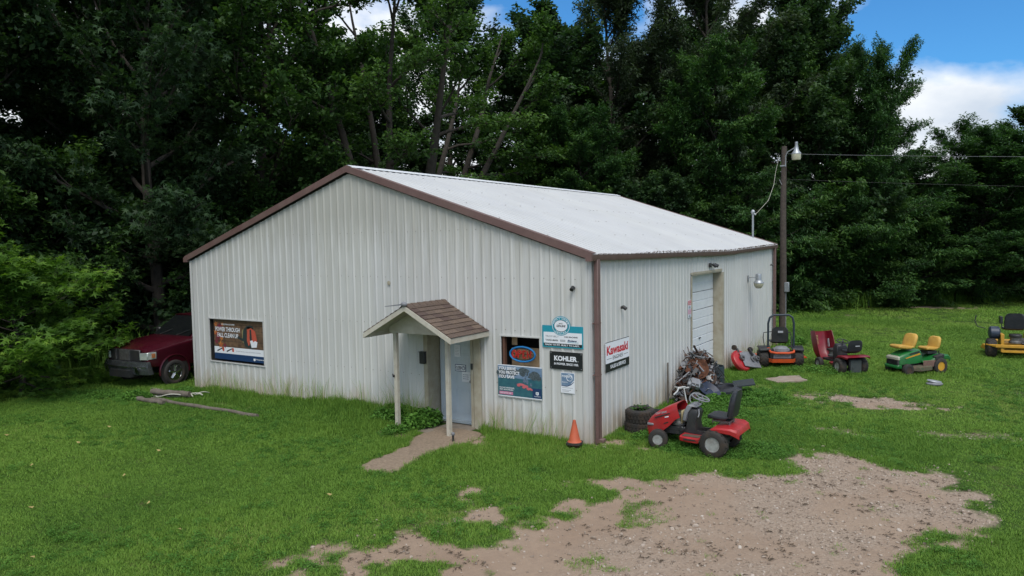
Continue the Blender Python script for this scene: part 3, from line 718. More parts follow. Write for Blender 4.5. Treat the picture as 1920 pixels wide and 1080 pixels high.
text(o, 'YARD-MAN', .07, .125, .28, .036, M_KPR, .007, .02); text(o, 'Bolens', .56, .13, .20, .038, M_NAVY, .007, .04, .25)
sheet(o, 'small_badge', .40, .125, .51, .162, M_GREYPR, .0056, .001); text(o, 'WHITE', .41, .132, .09, .02, M_WPR, .0075); sheet(o, 'underline', .56, .112, .80, .120, M_TEAL, .0056, .001)
# small poster
o = sign('small_poster', (-.60, -.024, .985), 'gable', 'small pale blue paper poster with swirl lettering below the black sign', 'poster')
sheet(o, 'paper', 0, 0, .30, .40, M_WPR, 0, .003); shape(o, 'blue_field', [(.01, .15), (.12, .14), (.20, .17), (.29, .26), (.29, .39), (.01, .39)], M_SKYPR, .0036)
text(o, 'rotary', .025, .29, .23, .065, M_WPR, .0045, .02); shape(o, 'blue_field', [(.01, .135), (.13, .125), (.22, .16), (.29, .225), (.29, .235), (.21, .175), (.13, .14), (.01, .148)], M_NAVY, .0040)
mb = MB(); mb.torus((.19, .30, .005), (0, 0, 1), .062, .005, 24, 4); part('swirl', mb, M_WPR, o)
for i, y in enumerate((.10, .055, .03)): sheet(o, 'text_line', .03, y, .26-.04*i, y+.008, M_GREYPR, .0034, .0006)
text(o, 'PARTS', .03, .20, .12, .02, M_WPR, .0046)
# red lettered engine sign on the side wall
o = sign('engine_sign', (.024, .68, 1.30), 'side', 'white and black Kawasaki sign with red lettering on the long side wall')
sheet(o, 'board', 0, 0, 1.17, .60, M_WPR, bevel=.002); sheet(o, 'black_band', .0, .0, 1.17, .175, M_KPR, .0043, .001)
sheet(o, 'edge', .0, .590, 1.17, .602, M_KPR, .0043, .001)
text(o, 'Kawasaki', .055, .335, 1.05, .185, M_RPR, .006, .035); text(o, 'ENGINES', .34, .225, .50, .075, M_KPR, .006, .0)
sheet(o, 'rule', .06, .258, .29, .266, M_KPR, .0045, .001); sheet(o, 'rule', .88, .258, 1.11, .266, M_KPR, .0045, .001)
text(o, 'SALES & SERVICE', .22, .055, .76, .075, M_WPR, .007, .03)
# warning signs beside garage door
for z, c1, lab in ((2.15, M_RPR, 'small red and white warning sign, upper of two by the garage door'), (1.92, M_PINK, 'small white notice with red print, lower of two by the garage door')):
    o = sign('warning_sign', (.024, 5.62, z), 'side', lab, 'sign')
    sheet(o, 'board', 0, 0, .25, .215, M_WPR); sheet(o, 'red_field', .01, .09, .24, .205, c1, .0045, .001)
    text(o, 'NO' if z > 2 else 'PRIVATE', .04, .155, .17, .035, M_WPR, .007, .02); text(o, 'SMOKING' if z > 2 else 'PROPERTY', .03, .105, .19, .035, M_WPR, .007)
    for y in (.06, .035, .015): sheet(o, 'text_line', .04, y, .21, y+.010, M_NAVY, .0045, .001)

# banner hung below the right window
o = sign('mower_banner', (-2.06, -.030, .79), 'gable', 'blue printed banner YOU SERVE YOU PROTECT YOU SAVE hung below the open sign', 'banner')
bw, bh = 1.04, .65
sheet(o, 'cloth', 0, 0, bw, bh, M_LAWNPR); sheet(o, 'hem', 0, bh-.018, bw, bh, M_WPR, .0043, .002); sheet(o, 'hem', 0, 0, bw, .018, M_WPR, .0043, .002)
shape(o, 'print_sky', [(0, .36), (.25, .40), (.6, .38), (bw, .42), (bw, bh-.02), (0, bh-.02)], M_SKYPR, .0047)
rr = random.Random(5)
def blobpoly(cx, cy, a, b_, n=14, r=rr): return [(cx+a*cos(2*pi*i/n)*r.uniform(.7, 1.15), cy+b_*sin(2*pi*i/n)*r.uniform(.7, 1.15)) for i in range(n)]
M_TREEPR = pm('tree_print', (.03, .045, .05), (.10, .13, .15), 30, .5, 0, 0, 0)
for cx, cy, a, b_ in ((.35, .50, .16, .09), (.62, .52, .14, .09), (.85, .47, .14, .09), (.97, .42, .07, .05), (.10, .47, .12, .10)): shape(o, 'print_tree', blobpoly(cx, cy, a, b_), M_TREEPR, .0053+cx*.0004)
sheet(o, 'print_corner', .82, .02, bw-.01, .22, M_NAVY, .0060, .0008)
mb = MB()
for i, (cx, cy, a, b_) in enumerate(((.55, .27, .10, .025), (.66, .24, .07, .03), (.74, .20, .07, .03), (.50, .25, .04, .03), (.62, .215, .04, .02), (.80, .185, .03, .02))): mb.add([(p, q, .0068+i*.0003) for p, q in blobpoly(cx, cy, a, b_)], [tuple(range(14))])
part('print_mower', mb, pm('salmon_print', (.60, .14, .16), rough=.5, dirt=0, bmp=0), o, sharp=0)
mb = MB()
for i, (cx, cy, a, b_) in enumerate(((.665, .43, .03, .05), (.68, .50, .018, .022), (.64, .36, .05, .05), (.70, .34, .03, .06), (.79, .28, .02, .05))): mb.add([(p, q, .0088+i*.0003) for p, q in blobpoly(cx, cy, a, b_)], [tuple(range(14))])
part('print_rider', mb, pm('denim_print', (.16, .24, .34), (.07, .1, .14), 40, .5, 0, 0, 0), o, sharp=0)
for i, s in enumerate(('YOU SERVE', 'YOU PROTECT', 'YOU SAVE')): text(o, s, .02, .545-i*.085, (.42, .50, .38)[i], .066, M_WPR, .011, .04)
text(o, 'MILITARY PERSONNEL', .04, .165, .36, .028, M_WPR, .011, .02); text(o, 'FIRST RESPONDERS', .04, .125, .33, .028, M_WPR, .011, .02)
sheet(o, 'pink_strip', .03, .04, .36, .10, M_PINK, .0068, .0008); text(o, 'SAVE UP TO 30%', .05, .055, .27, .028, M_WPR, .011, .02)
shape(o, 'crest', [(.895, .10), (.93, .085), (.965, .10), (.965, .15), (.895, .15)], M_WPR, .0075); text(o, 'H', .915, .105, .03, .03, M_NAVY, .0085, .03); text(o, 'Husqvarna', .86, .05, .15, .022, M_WPR, .0085)
# banner in left window
o = sign('blower_banner', (-11.40, .05, .90), 'gable', 'POWER THROUGH FALL CLEAN UP banner set in the left window opening', 'banner')
bw, bh = 2.06, 1.08
sheet(o, 'cloth', 0, 0, bw, bh, M_BARKPR)
for i in range(5):
    y = .34+i*.15; shape(o, 'print_plank', [(0, y), (bw, y+.02), (bw, y+.028), (0, y+.008)], M_KPR, .0046)
sheet(o, 'white_band', 0, .16, bw, .34, M_WPR, .0048, .001); sheet(o, 'navy_band', 0, 0, bw, .165, M_NAVY, .0060, .001)
mb = MB()
for i, (cx, cy, a) in enumerate(((.10, .95, .10), (.25, .88, .13), (.08, .72, .10), (.18, .62, .13), (.32, .58, .09), (.10, .48, .09), (.28, .40, .12), (.45, .38, .08), (.38, .95, .07))):
    mb.m = i % 2; mb.add([(cx+a*(1 if k % 2 else .5)*cos(2*pi*k/10+i), cy+a*(1 if k % 2 else .5)*sin(2*pi*k/10+i), .0070+i*.0004) for k in range(10)], [tuple(range(10))])
part('print_leaf', mb, [M_LEAFPR, pm('maroon_print', (.20, .03, .05), rough=.5, dirt=0, bmp=0)], o, sharp=0)
mb = MB()
mb.add([(p, q, .0115) for p, q in [(1.30, .40), (1.60, .34), (1.66, .44), (1.42, .56), (1.37, .88), (1.48, .98), (1.62, .96), (1.66, .88), (1.40, .96), (1.24, .84), (1.20, .60)]], [tuple(range(11))])
mb.add([(p, q, .0118) for p, q in [(.80, .66), (1.28, .52), (1.30, .58), (.82, .72)]], [(0, 1, 2, 3)])
mb.m = 1; mb.add([(p, q, .0124) for p, q in [(1.40, .86), (1.56, .90), (1.72, .82), (1.78, .60), (1.74, .44), (1.60, .42), (1.56, .56), (1.44, .42), (1.38, .56)]], [tuple(range(9))])
mb.m = 0; mb.add([(p, q, .0130) for p, q in [(1.50, .86), (1.56, .86), (1.58, .60), (1.53, .50), (1.49, .62)]], [tuple(range(5))])
mb.m = 2; mb.add([(p, q, .0136) for p, q in [(1.50, .56), (1.60, .58), (1.64, .53), (1.70, .57), (1.80, .54), (1.76, .40), (1.56, .38)]], [tuple(range(7))])
mb.m = 3; mb.add([(p, q, .0110) for p, q in blobpoly(1.24, .70, .07, .20)], [tuple(range(14))])
part('print_blower', mb, [pm('charcoal_print', (.03, .045, .045), rough=.5, dirt=0, bmp=0), pm('vermilion_print', (.55, .10, .06), rough=.5, dirt=0, bmp=0), M_WPR, pm('khaki_print', (.33, .28, .13), rough=.5, dirt=0, bmp=0)], o, sharp=0)
mb = MB()
for x in (.12, .52):
    mb.m = 0; mb.add([(x, .20, .0072), (x+.22, .29, .0072), (x+.22, .32, .0072), (x, .24, .0072)], [(0, 1, 2, 3)]); mb.m = 1; mb.add([(p, q, .0076) for p, q in blobpoly(x+.26, .28, .05, .07)], [tuple(range(14))])
part('print_tools', mb, [M_KPR, pm('vermilion_print', (.55, .10, .06))], o, sharp=0)
text(o, 'HUSQVARNA BLOWERS', .34, .93, .55, .045, M_WPR, .0125); text(o, 'POWER THROUGH', .08, .76, 1.02, .12, M_WPR, .0125, .025); text(o, 'FALL CLEAN UP', .16, .60, .87, .12, M_WPR, .0125, .025)
text(o, 'BE SAFE THIS FALL CLEAN UP, BLOWERS STARTING', .92, .235, .98, .030, M_GREYPR, .0075, .01)
shape(o, 'crest', [(1.61, .05), (1.65, .03), (1.69, .05), (1.69, .10), (1.61, .10)], M_WPR, .0075); text(o, 'Husqvarna', 1.72, .055, .30, .045, M_WPR, .0085, .02)
# neon open sign
o = sign('open_sign', (-1.52, .06, 1.66), 'gable', 'unlit OPEN sign of red letters in a blue oval behind the window opening', 'sign')
mb = MB(); mb.tube([(.295*cos(2*pi*i/40), .150*sin(2*pi*i/40), 0) for i in range(40)], .020, 8, closed=True); part('oval_tube', mb, M_NEONB, o)
mb = MB(); mb.tube([(.262*cos(2*pi*i/40), .122*sin(2*pi*i/40), -.015) for i in range(40)], .008, 6, closed=True); mb.box((0, 0, -.03), (.5, .012, .01)); mb.box((-.15, 0, -.03), (.012, .24, .01)); mb.box((.15, 0, -.03), (.012, .24, .01)); part('back_frame', mb, M_BLACK, o)
def neon(pts, c=False):
    mb = MB(); mb.tube([(a, b_, .012) for a, b_ in pts], .011, 6, closed=c); part('letter_tube', mb, M_NEONR, o)
for dx in (0, .0):
    neon([(-.185+.055*cos(2*pi*i/18), .075*sin(2*pi*i/18)) for i in range(18)], True); neon([(-.185+.035*cos(2*pi*i/18), .052*sin(2*pi*i/18)) for i in range(18)], True)
    break
for q in (0, .020): neon([(-.105+q, -.075), (-.105+q, .075-q), (-.05, .075-q), (-.02-q*.5, .05), (-.02-q*.5, .02), (-.05, 0+q*.5), (-.105+q, q*.5)])
for q in (0, .018): neon([(.085, .075-q), (.015+q, .075-q), (.015+q, .0), (.075, .0), (.015+q, .0), (.015+q, -.075+q), (.088, -.075+q)])
for q in (0, .018): neon([(.115+q, -.075), (.115+q, .075-q), (.205-q, -.055), (.215-q, .075)])
# door papers
o = sign('closed_sign', (-3.45, .372, 1.12), 'gable', 'blue and white CLOSED sign with a small clock taped on the door')
sheet(o, 'board', 0, 0, .29, .155, M_NAVY); sheet(o, 'field', .012, .012, .278, .143, M_WPR, .0043, .001); text(o, 'CLOSED', .02, .06, .16, .055, M_KPR, .007, .03)
mb = MB(); mb.torus((.225, .082, .007), (0, 0, 1), .038, .006, 20, 5); mb.box((.225, .095, .008), (.006, .03, .003)); part('clock_ring', mb, M_NAVY, o); sheet(o, 'text_line', .03, .03, .17, .042, M_NAVY, .0055, .001)
o = sign('door_note', (-3.27, .372, .90), 'gable', 'white handwritten paper note taped below the closed sign', 'note'); sheet(o, 'paper', 0, 0, .22, .22, M_WPR)
for i in range(3): text(o, ('THANK YOU', 'FOR CALL', '555 0142')[i] if i < 0 else '~~ ~ ~~~', .03, .15-i*.045, .15, .016, M_NAVY, .006)
o = sign('door_notice', (-3.46, .372, 1.44), 'gable', 'tall white paper notice taped high on the entry door', 'note'); sheet(o, 'paper', 0, 0, .16, .26, M_WPR)
for i in range(6): sheet(o, 'text_line', .02, .04+.034*i, .13-.01*(i % 3), .046+.034*i, M_GREYPR, .0045, .001)
o = sign('door_sticker', (-3.43, .372, 1.75), 'gable', 'small red and white sticker at the top of the entry door', 'sticker'); sheet(o, 'paper', 0, 0, .13, .055, M_WPR); text(o, 'STOP', .02, .012, .09, .03, M_RPR, .006, .02)

# ------------------------------------------------------------------ vehicles and equipment
def wheel(parent, x, y, r, w, rimr, rimmat, lugs=14, out=1, tread=True):
    """axis along local Y, outer face towards out"""
    mb = MB(); hw = w/2
    mb.lathe([(rimr*.98, -hw*.75), (rimr*1.08, -hw*.98), (r*.86, -hw), (r*.965, -hw*.78), (r, -hw*.35), (r, hw*.35), (r*.965, hw*.78), (r*.86, hw), (rimr*1.08, hw*.98), (rimr*.98, hw*.75)], (0, 0, 0), 'y', 28, cap=False)
    if tread:
        for k in range(lugs):
            for sg in (-1, 1):
                a = 2*pi*(k+(.5 if sg > 0 else 0))/lugs
                M = Matrix.Rotation(a, 4, 'Y') @ Matrix.Translation((0, sg*hw*.42, r*.995)) @ Matrix.Rotation(sg*.6, 4, 'Z')
                mb.box((0, 0, 0), (r*.10, hw*.8, r*.05), M)
    rim = MB()
    rim.lathe([(rimr*1.0, out*hw*.80), (rimr*1.02, out*hw*.86), (rimr*.93, out*hw*.86), (rimr*.88, out*hw*.45), (rimr*.55, out*hw*.30), (rimr*.38, out*hw*.36), (rimr*.36, out*hw*.60), (rimr*.10, out*hw*.66)], (0, 0, 0), 'y', 24)
    rim.lathe([(rimr*.98, -hw*.8), (rimr*.9, -hw*.8), (rimr*.85, 0)], (0, 0, 0), 'y', 20)
    for k in range(4):
        a = pi/4+k*pi/2; rim.cyl((rimr*.68*cos(a), out*hw*.3, rimr*.68*sin(a)), (rimr*.68*cos(a), out*hw*.42, rimr*.68*sin(a)), rimr*.07, n=8)
    o = part('wheel', rim, rimmat, parent, loc=(x, y, r-.01)); part('tyre', mb, M_RUB, o, sharp=50); return o
def seat(parent, x, z, w=.46, d=.40, h=.44, mat=M_BLACKV, lean=.15, name='seat', thick=.07, y0=0, yaw=0, bt=None):
    bt = bt or thick
    M = Matrix.Translation((x, y0, z)) @ Matrix.Rotation(yaw, 4, 'Z')
    def sec(xx, zz, hw, th, tilt, crown=.02):
        q = []
        for k in range(16):
            a = 2*pi*k/16; u = cos(a); v = sin(a)
            lx = hw*abs(u)**.7*(1 if u > 0 else -1); lz = th/2*abs(v)**.7*(1 if v > 0 else -1)+(crown*(u*u) if v > 0 else 0)
            q.append((xx-lz*sin(tilt), lx, zz+lz*cos(tilt)))
        return q
    mb = MB()
    mb.loft([sec(d*.5+.015, .0, w*.34, thick*.35, -.3), sec(d*.5, .005, w*.43, thick*.8, -.1), sec(d*.3, .012, w*.49, thick, 0), sec(0, .0, w*.5, thick, .05), sec(-d*.3, .0, w*.49, thick, .25), sec(-d*.44, .03, w*.48, thick, .75)], M=M)
    o = part('seat_cushion' if name == 'seat' else name, mb, mat, parent, sharp=60)
    mb = MB(); q = []
    for i, (t_, ww) in enumerate(((0, .46), (.15, .49), (.5, .50), (.8, .47), (.95, .38), (1, .25))):
        q.append(sec(-d*.46-lean*h*t_, .02+h*t_, w*ww, bt*(1 if t_ < .9 else .7), pi/2-.15))
    mb.loft(q, M=M); part('backrest', mb, mat, parent if name == 'seat' else o, sharp=60)
    return o
def steering(parent, x, z, r=.165, mat=M_BLACK, tilt=.35, y=0):
    M = Matrix.Translation((x, y, z)) @ Matrix.Rotation(-tilt, 4, 'Y')
    mb = MB(); mb.torus((0, 0, 0), (0, 0, 1), r, .014, 28, 8, M)
    for a in (pi/2, pi*7/6, pi*11/6): mb.tube([(0, 0, -.02), (r*.95*cos(a), r*.95*sin(a), 0)], .012, 6, M)
    mb.cyl((0, 0, -.04), (0, 0, .0), .035, n=12, M=M); mb.cyl((0, 0, -.2), (0, 0, -.03), .014, n=8, M=M)
    return part('steering_wheel', mb, mat, parent)
def engine(parent, x, z, y=0, s=1.0):
    M = Matrix.Translation((x, y, z)) @ Matrix.Scale(s, 4)
    mb = MB(); mb.lathe([(.16, 0), (.16, .05), (.13, .07), (.13, .16)], (0, 0, 0), 'z', 16, M); mb.box((.02, -.14, .06), (.16, .14, .14), M)
    for k in range(6): mb.box((.02, -.145, .02+k*.022), (.18, .16, .006), M)
    part('engine_block', mb, M_STEEL, parent, bevel=.004)
    mb = MB(); mb.lathe([(.15, .16), (.155, .18), (.15, .23), (.12, .25), (.04, .255)], (0, 0, 0), 'z', 18, M); mb.box((.08, .0, .20), (.16, .26, .07), M); part('blower_housing', mb, M_BLACK, parent, bevel=.006)
    mb = MB(); mb.box((.10, -.17, .03), (.12, .05, .09), M); part('muffler', mb, M_GALV, parent, bevel=.008)
    mb = MB(); mb.cyl((-.10, -.19, .0), (-.10, -.13, .0), .035, n=14, M=M); part('oil_filter', mb, M_BLACK, parent)
def arch(x, hw, zt, zb, round_=.35, n=12, flare=1.0):
    """inverted-U section at x"""
    q = []
    for k in range(n+1):
        a = pi*k/n; u = cos(a); v = sin(a)
        q.append((x, hw*flare*(abs(u)**round_)*(1 if u >= 0 else -1) if v > .01 else hw*flare*(1 if u > 0 else -1), zb+(zt-zb)*(v**round_ if v > 0 else 0)))
    return q
def shell(secs, th=.008, inner_shift=(0, 0, 0)):
    """open U loft with thickness: outer + inner ring"""
    out = []
    for q in secs:
        cx = sum(p[0] for p in q)/len(q); cy = sum(p[1] for p in q)/len(q); cz = sum(p[2] for p in q)/len(q)
        inn = [(p[0], p[1]*(1-th*4), p[2]-th if p[2] > cz else p[2]) for p in reversed(q)]
        out.append(list(q)+inn)
    return out

# --- red lawn tractor in the foreground
az = radians(178)
tr = thing('lawn_tractor', (2.28, .80, gz(2.37, .8)), az, 'red lawn tractor with black high-back seat and grey steering wheel, nearest to the camera', 'lawn mower')
wheel(tr, 0, .40, .26, .24, .135, M_SILV); wheel(tr, 0, -.40, .26, .24, .135, M_SILV, out=-1)
w_ = wheel(tr, 1.13, .36, .19, .16, .095, M_SILV, tread=False); w_.rotation_euler[2] = .25
w_ = wheel(tr, 1.13, -.36, .19, .16, .095, M_SILV, out=-1, tread=False); w_.rotation_euler[2] = .25
mb = MB(); mb.box((.55, 0, .30), (1.35, .34, .05)); mb.box((.55, .15, .34), (1.3, .03, .10)); mb.box((.55, -.15, .34), (1.3, .03, .10)); mb.cyl((1.13, -.33, .20), (1.13, .33, .20), .025); mb.box((1.13, 0, .25), (.08, .3, .1)); mb.cyl((0, -.3, .26), (0, .3, .26), .03); mb.box((0, 0, .28), (.25, .3, .2)); part('frame', mb, M_BLACK, tr)
# hood, tipped nose-down
M = Matrix.Translation((.98, 0, .52)) @ Matrix.Rotation(.30, 4, 'Y')
def hs(x, hw, zt, zb, rr=.38): return [tuple(M @ Vector(p)) for p in arch(x, hw, zt, zb, rr)]
secs = [hs(-.28, .27, .29, .02), hs(-.18, .275, .285, -.0), hs(.0, .27, .26, -.10), hs(.18, .26, .215, -.17), hs(.34, .245, .15, -.20), hs(.45, .225, .07, -.20), hs(.50, .18, -.01, -.19)]
mb = MB(); mb.loft(shell(secs), cap=True); hood = part('hood', mb, M_RED, tr, sharp=45)
for sg in (1, -1): part('headlight', MB().box((.36, sg*.235, -.10), (.14, .04, .045), M @ Matrix.Rotation(-.3, 4, 'Y')), M_GREYP, hood, bevel=.01)
mb = MB()
mb.box((.06, .267, .13), (.34, .012, .022), M @ Matrix.Rotation(.05, 4, 'Y')); mb.box((.06, -.267, .13), (.34, .012, .022), M); mb.box((.03, .267, -.02), (.10, .014, .02), M @ Matrix.Rotation(.1, 4, 'Y')); part('vent', mb, M_BLACK, hood)
lt = text(hood, 'CRAFTSMAN', 0, 0, .24, .04, M_GREYPR, 0, .03)
lt.matrix_local = M @ Matrix.Translation((.19, .272, .165)) @ Matrix.Rotation(pi, 4, 'Z') @ Matrix.Rotation(pi/2, 4, 'X')
mb = MB(); mb.box((-.02, .272, .085), (.08, .006, .018), M); part('badge', mb, M_WPR, hood)
engine(tr, .83, .44, .02, 1.0)
mb = MB(); mb.box((.90, 0, .38), (.5, .34, .08)); mb.cyl((.7, .2, .40), (.7, .25, .40), .05, n=14); part('engine_plate', mb, M_BLACK, tr, bevel=.01)
# dash
mb = MB(); mb.loft([[(.66, -.17, .32), (.66, .17, .32), (.40, .17, .32), (.40, -.17, .32)], [(.62, -.16, .55), (.62, .16, .55), (.44, .16, .55), (.44, -.16, .55)], [(.58, -.17, .74), (.58, .17, .74), (.40, .17, .70), (.40, -.17, .70)], [(.57, -.14, .82), (.57, .14, .82), (.42, .14, .77), (.42, -.14, .77)]]); part('dash_pedestal', mb, M_BLACK, tr, bevel=.015)
mb = MB(); mb.loft([[(.68, -.20, .56), (.70, .20, .56), (.62, .21, .55), (.62, -.20, .55)], [(.66, -.21, .74), (.66, .21, .74), (.58, .21, .72), (.58, -.21, .72)], [(.60, -.19, .86), (.60, .19, .86), (.50, .19, .84), (.50, -.19, .84)], [(.50, -.15, .88), (.50, .15, .88), (.42, .15, .82), (.42, -.15, .82)]]); part('dash_cover', mb, M_GREYP, tr, bevel=.012)
mb = MB(); mb.box((.73, .05, .60), (.05, .20, .26)); part('fuel_tank', mb, pm('tan_plastic', (.36, .30, .16), rough=.5), tr, bevel=.02)
steering(tr, .40, .99, .17, M_GREYP, .32)
mb = MB(); mb.tube([(.40, .10, .78), (.36, .19, .72), (.37, .22, .66)], .012, 6); part('lever', mb, M_GREYP, tr)
# body: foot rest + fenders as one shell
def fen(x, z, hw, drop): return [(x, hw, z-drop), (x, hw+.004, z-drop*.3), (x, hw-.03, z), (x, -hw+.03, z), (x, -hw-.004, z-drop*.3), (x, -hw, z-drop)]
secs = [fen(.70, .29, .36, .05), fen(.66, .325, .42, .09), (fen(.50, .315, .44, .09)), fen(.30, .315, .45, .09), fen(.22, .36, .46, .07), fen(.12, .47, .46, .07), fen(.02, .545, .46, .075), fen(-.15, .565, .46, .085), fen(-.32, .565, .45, .10), fen(-.42, .53, .40, .12), fen(-.455, .45, .34, .08)]
secs = [q+[(p[0], p[1]*.97, p[2]-.012) for p in reversed(q)] for q in secs]
mb = MB(); mb.loft(secs); part('fender_body', mb, M_RED, tr, sharp=30)
for sg in (1, -1): part('foot_mat', MB().box((.45, sg*.33, .322), (.34, .16, .008)), pm('muddy_rubber', (.10, .07, .05), rough=.9), tr)
mb = MB(); mb.box((.44, .448, .27), (.28, .006, .03)); part('side_decal', mb, M_BLACK, tr)
seat(tr, -.02, .68, .47, .42, .50, M_BLACKV, .20, thick=.085, bt=.14)
mb = MB(); mb.box((-.05, 0, .62), (.34, .30, .03)); mb.tube([(.12, .12, .62), (.12, .12, .56)], .012, 6); mb.tube([(-.2, .12, .62), (-.2, .12, .56)], .02, 6); mb.tube([(-.2, -.12, .62), (-.2, -.12, .56)], .02, 6); mb.tube([(.12, -.12, .62), (.12, -.12, .56)], .012, 6); part('seat_spring', mb, M_STEEL, tr)

# --- orange and black zero-turn with roll bar (rear view)
zt = thing('zero_turn_mower', (1.22, 10.55, gz(1.2, 10.6)), radians(114), 'black and orange zero-turn mower with tall roll bar parked at the building corner', 'lawn mower')
for sg in (1, -1):
    wheel(zt, 0, sg*.50, .28, .28, .14, M_BLACK, 16, sg); w_ = wheel(zt, 1.25, sg*.38, .17, .12, .07, M_STEEL, out=sg, tread=False)
    mb = MB(); mb.tube([(1.25, sg*.38, .18), (1.25, sg*.38, .40), (1.15, sg*.30, .44), (.6, sg*.28, .42)], .03, 8); part('caster_arm', mb, M_BLACK, zt)
    mb = MB(); mb.loft([[(.35, sg*.30, .60), (.35, sg*.62, .60), (.35, sg*.62, .56), (.35, sg*.30, .56)], [(0, sg*.30, .66), (0, sg*.66, .66), (0, sg*.66, .60), (0, sg*.30, .60)], [(-.26, sg*.30, .60), (-.26, sg*.64, .58), (-.26, sg*.64, .50), (-.26, sg*.30, .54)]]); part('fender', mb, M_BLACK, zt, bevel=.03, seg=2)
    mb = MB(); mb.tube([(.30, sg*.40, .60), (.40, sg*.42, .85), (.42, sg*.40, 1.0), (.42, sg*.15, 1.03)], .014, 6); part('lap_bar', mb, M_BLACK, zt)
mb = MB(); mb.box((.0, 0, .40), (.5, .70, .24)); mb.box((.5, 0, .38), (.7, .5, .08)); part('frame', mb, M_BLACK, zt, bevel=.02)
mb = MB(); mb.tube([(-.10, .37, .45), (-.12, .37, 1.35), (-.13, .33, 1.52), (-.13, .22, 1.60), (-.13, -.22, 1.60), (-.13, -.33, 1.52), (-.12, -.37, 1.35), (-.10, -.37, .45)], .032, 8); part('roll_bar', mb, pm('dark_blue_steel', (.025, .04, .055), rough=.4), zt)
mb = MB(); mb.tube([(-.20, .36, .56), (-.32, .33, .50), (-.38, .18, .48), (-.38, -.18, .48), (-.32, -.33, .50), (-.20, -.36, .56)], .035, 8); mb.box((-.16, .37, .58), (.12, .08, .08)); part('rear_guard', mb, M_ORANGE, zt)
mb = MB(); mb.loft([[(-.22, y, .20), (-.28, y, .20), (-.30, y, .30), (-.24, y, .30)] if abs(y) > .3 else [(-.34, y, .19), (-.37, y, .19), (-.39, y, .30), (-.36, y, .30)] for y in (-.38, -.30, -.2, .2, .30, .38)]); part('rear_bumper', mb, M_ORANGE, zt)
mb = MB(); mb.box((-.26, 0, .39), (.10, .50, .16)); [mb.box((-.315, y, .39), (.01, .02, .15)) for y in np.linspace(-.22, .22, 10)]; part('engine_guard', mb, M_GREYP, zt)
mb = MB(); mb.lathe([(.22, 0), (.21, .10), (.16, .15), (.05, .17)], (-.16, 0, .50), 'z', 18); mb.box((-.12, 0, .55), (.26, .46, .10)); part('engine_cover', mb, M_GREYP, zt, bevel=.02)
seat(zt, .28, .74, .50, .46, .46, M_BLACK, .1)
t_ = sheet(zt, 'seat_label', 0, 0, .01, .01, M_GREYPR); t_.data = MB().box((-.055, 0, 1.08), (.01, .15, .06)).mesh('seat_label', M_GREYPR); t_.rotation_euler = (0, 0, 0)
mb = MB(); mb.loft([[(.35, -.60, .16), (.35, .60, .16), (.35, .60, .30), (.35, -.60, .30)], [(.95, -.66, .14), (.95, .62, .14), (.95, .6, .28), (.95, -.6, .28)], [(1.08, -.45, .14), (1.08, .45, .14), (1.08, .45, .24), (1.08, -.45, .24)]]); part('mower_deck', mb, M_ORANGE, zt, bevel=.02)
mb = MB(); mb.box((.65, -.76, .22), (.42, .26, .03)); mb.box((.6, -.60, .36), (.3, .08, .12)); part('discharge_chute', mb, M_ORANGE, zt)
for y in (-.36, .36): part('belt_cover', MB().lathe([(.10, .30), (.10, .36), (.02, .37)], (.68, y, 0)), M_BLACK, zt)

# --- maroon lawn tractor with raised hood
mt = thing('lawn_tractor', (3.22, 10.25, gz(3.2, 10.2)), radians(131), 'maroon lawn tractor with its hood tipped open, left of the green tractor', 'lawn mower')
for sg in (1, -1):
    wheel(mt, 0, sg*.36, .25, .22, .12, M_SILV, 14, sg); wheel(mt, 1.18, sg*.34, .18, .14, .09, M_SILV, out=sg, tread=False)
mb = MB(); mb.box((.55, 0, .30), (1.45, .34, .07)); mb.box((-.22, 0, .28), (.10, .40, .38)); part('frame', mb, M_BLACK, mt, bevel=.01)
mb = MB(); mb.box((-.285, 0, .26), (.02, .36, .36)); mb.box((-.30, .10, .22), (.02, .05, .05)); part('rear_plate', mb, pm('dark_grey_steel', (.05, .06, .06), rough=.6), mt)
secs = [fen(.62, .30, .34, .06), fen(.30, .31, .40, .08), fen(.20, .42, .42, .07), fen(.05, .56, .42, .06), fen(-.15, .585, .42, .06), fen(-.34, .585, .42, .07), fen(-.42, .56, .38, .05)]
secs = [q+[(p[0], p[1]*.97, p[2]-.012) for p in reversed(q)] for q in secs]
mb = MB(); mb.loft(secs); part('fender_body', mb, M_MAROON, mt, sharp=30)
seat(mt, .0, .68, .48, .40, .34, M_BLACKV, .2, thick=.09)
me_ = MB().box((-.36, 0, .88), (.01, .14, .03)).mesh('seat_label', M_GREYPR); q = part('seat_label', me_, None, mt)
mb = MB(); mb.loft([[(.70, -.18, .34), (.70, .18, .34), (.42, .18, .34), (.42, -.18, .34)], [(.66, -.19, .74), (.66, .19, .74), (.42, .19, .68), (.42, -.19, .68)], [(.60, -.16, .86), (.60, .16, .86), (.44, .16, .80), (.44, -.16, .80)]]); part('dash_pedestal', mb, M_BLACK, mt, bevel=.02)
steering(mt, .42, .93, .17, M_BLACK, .3)
engine(mt, .95, .40)
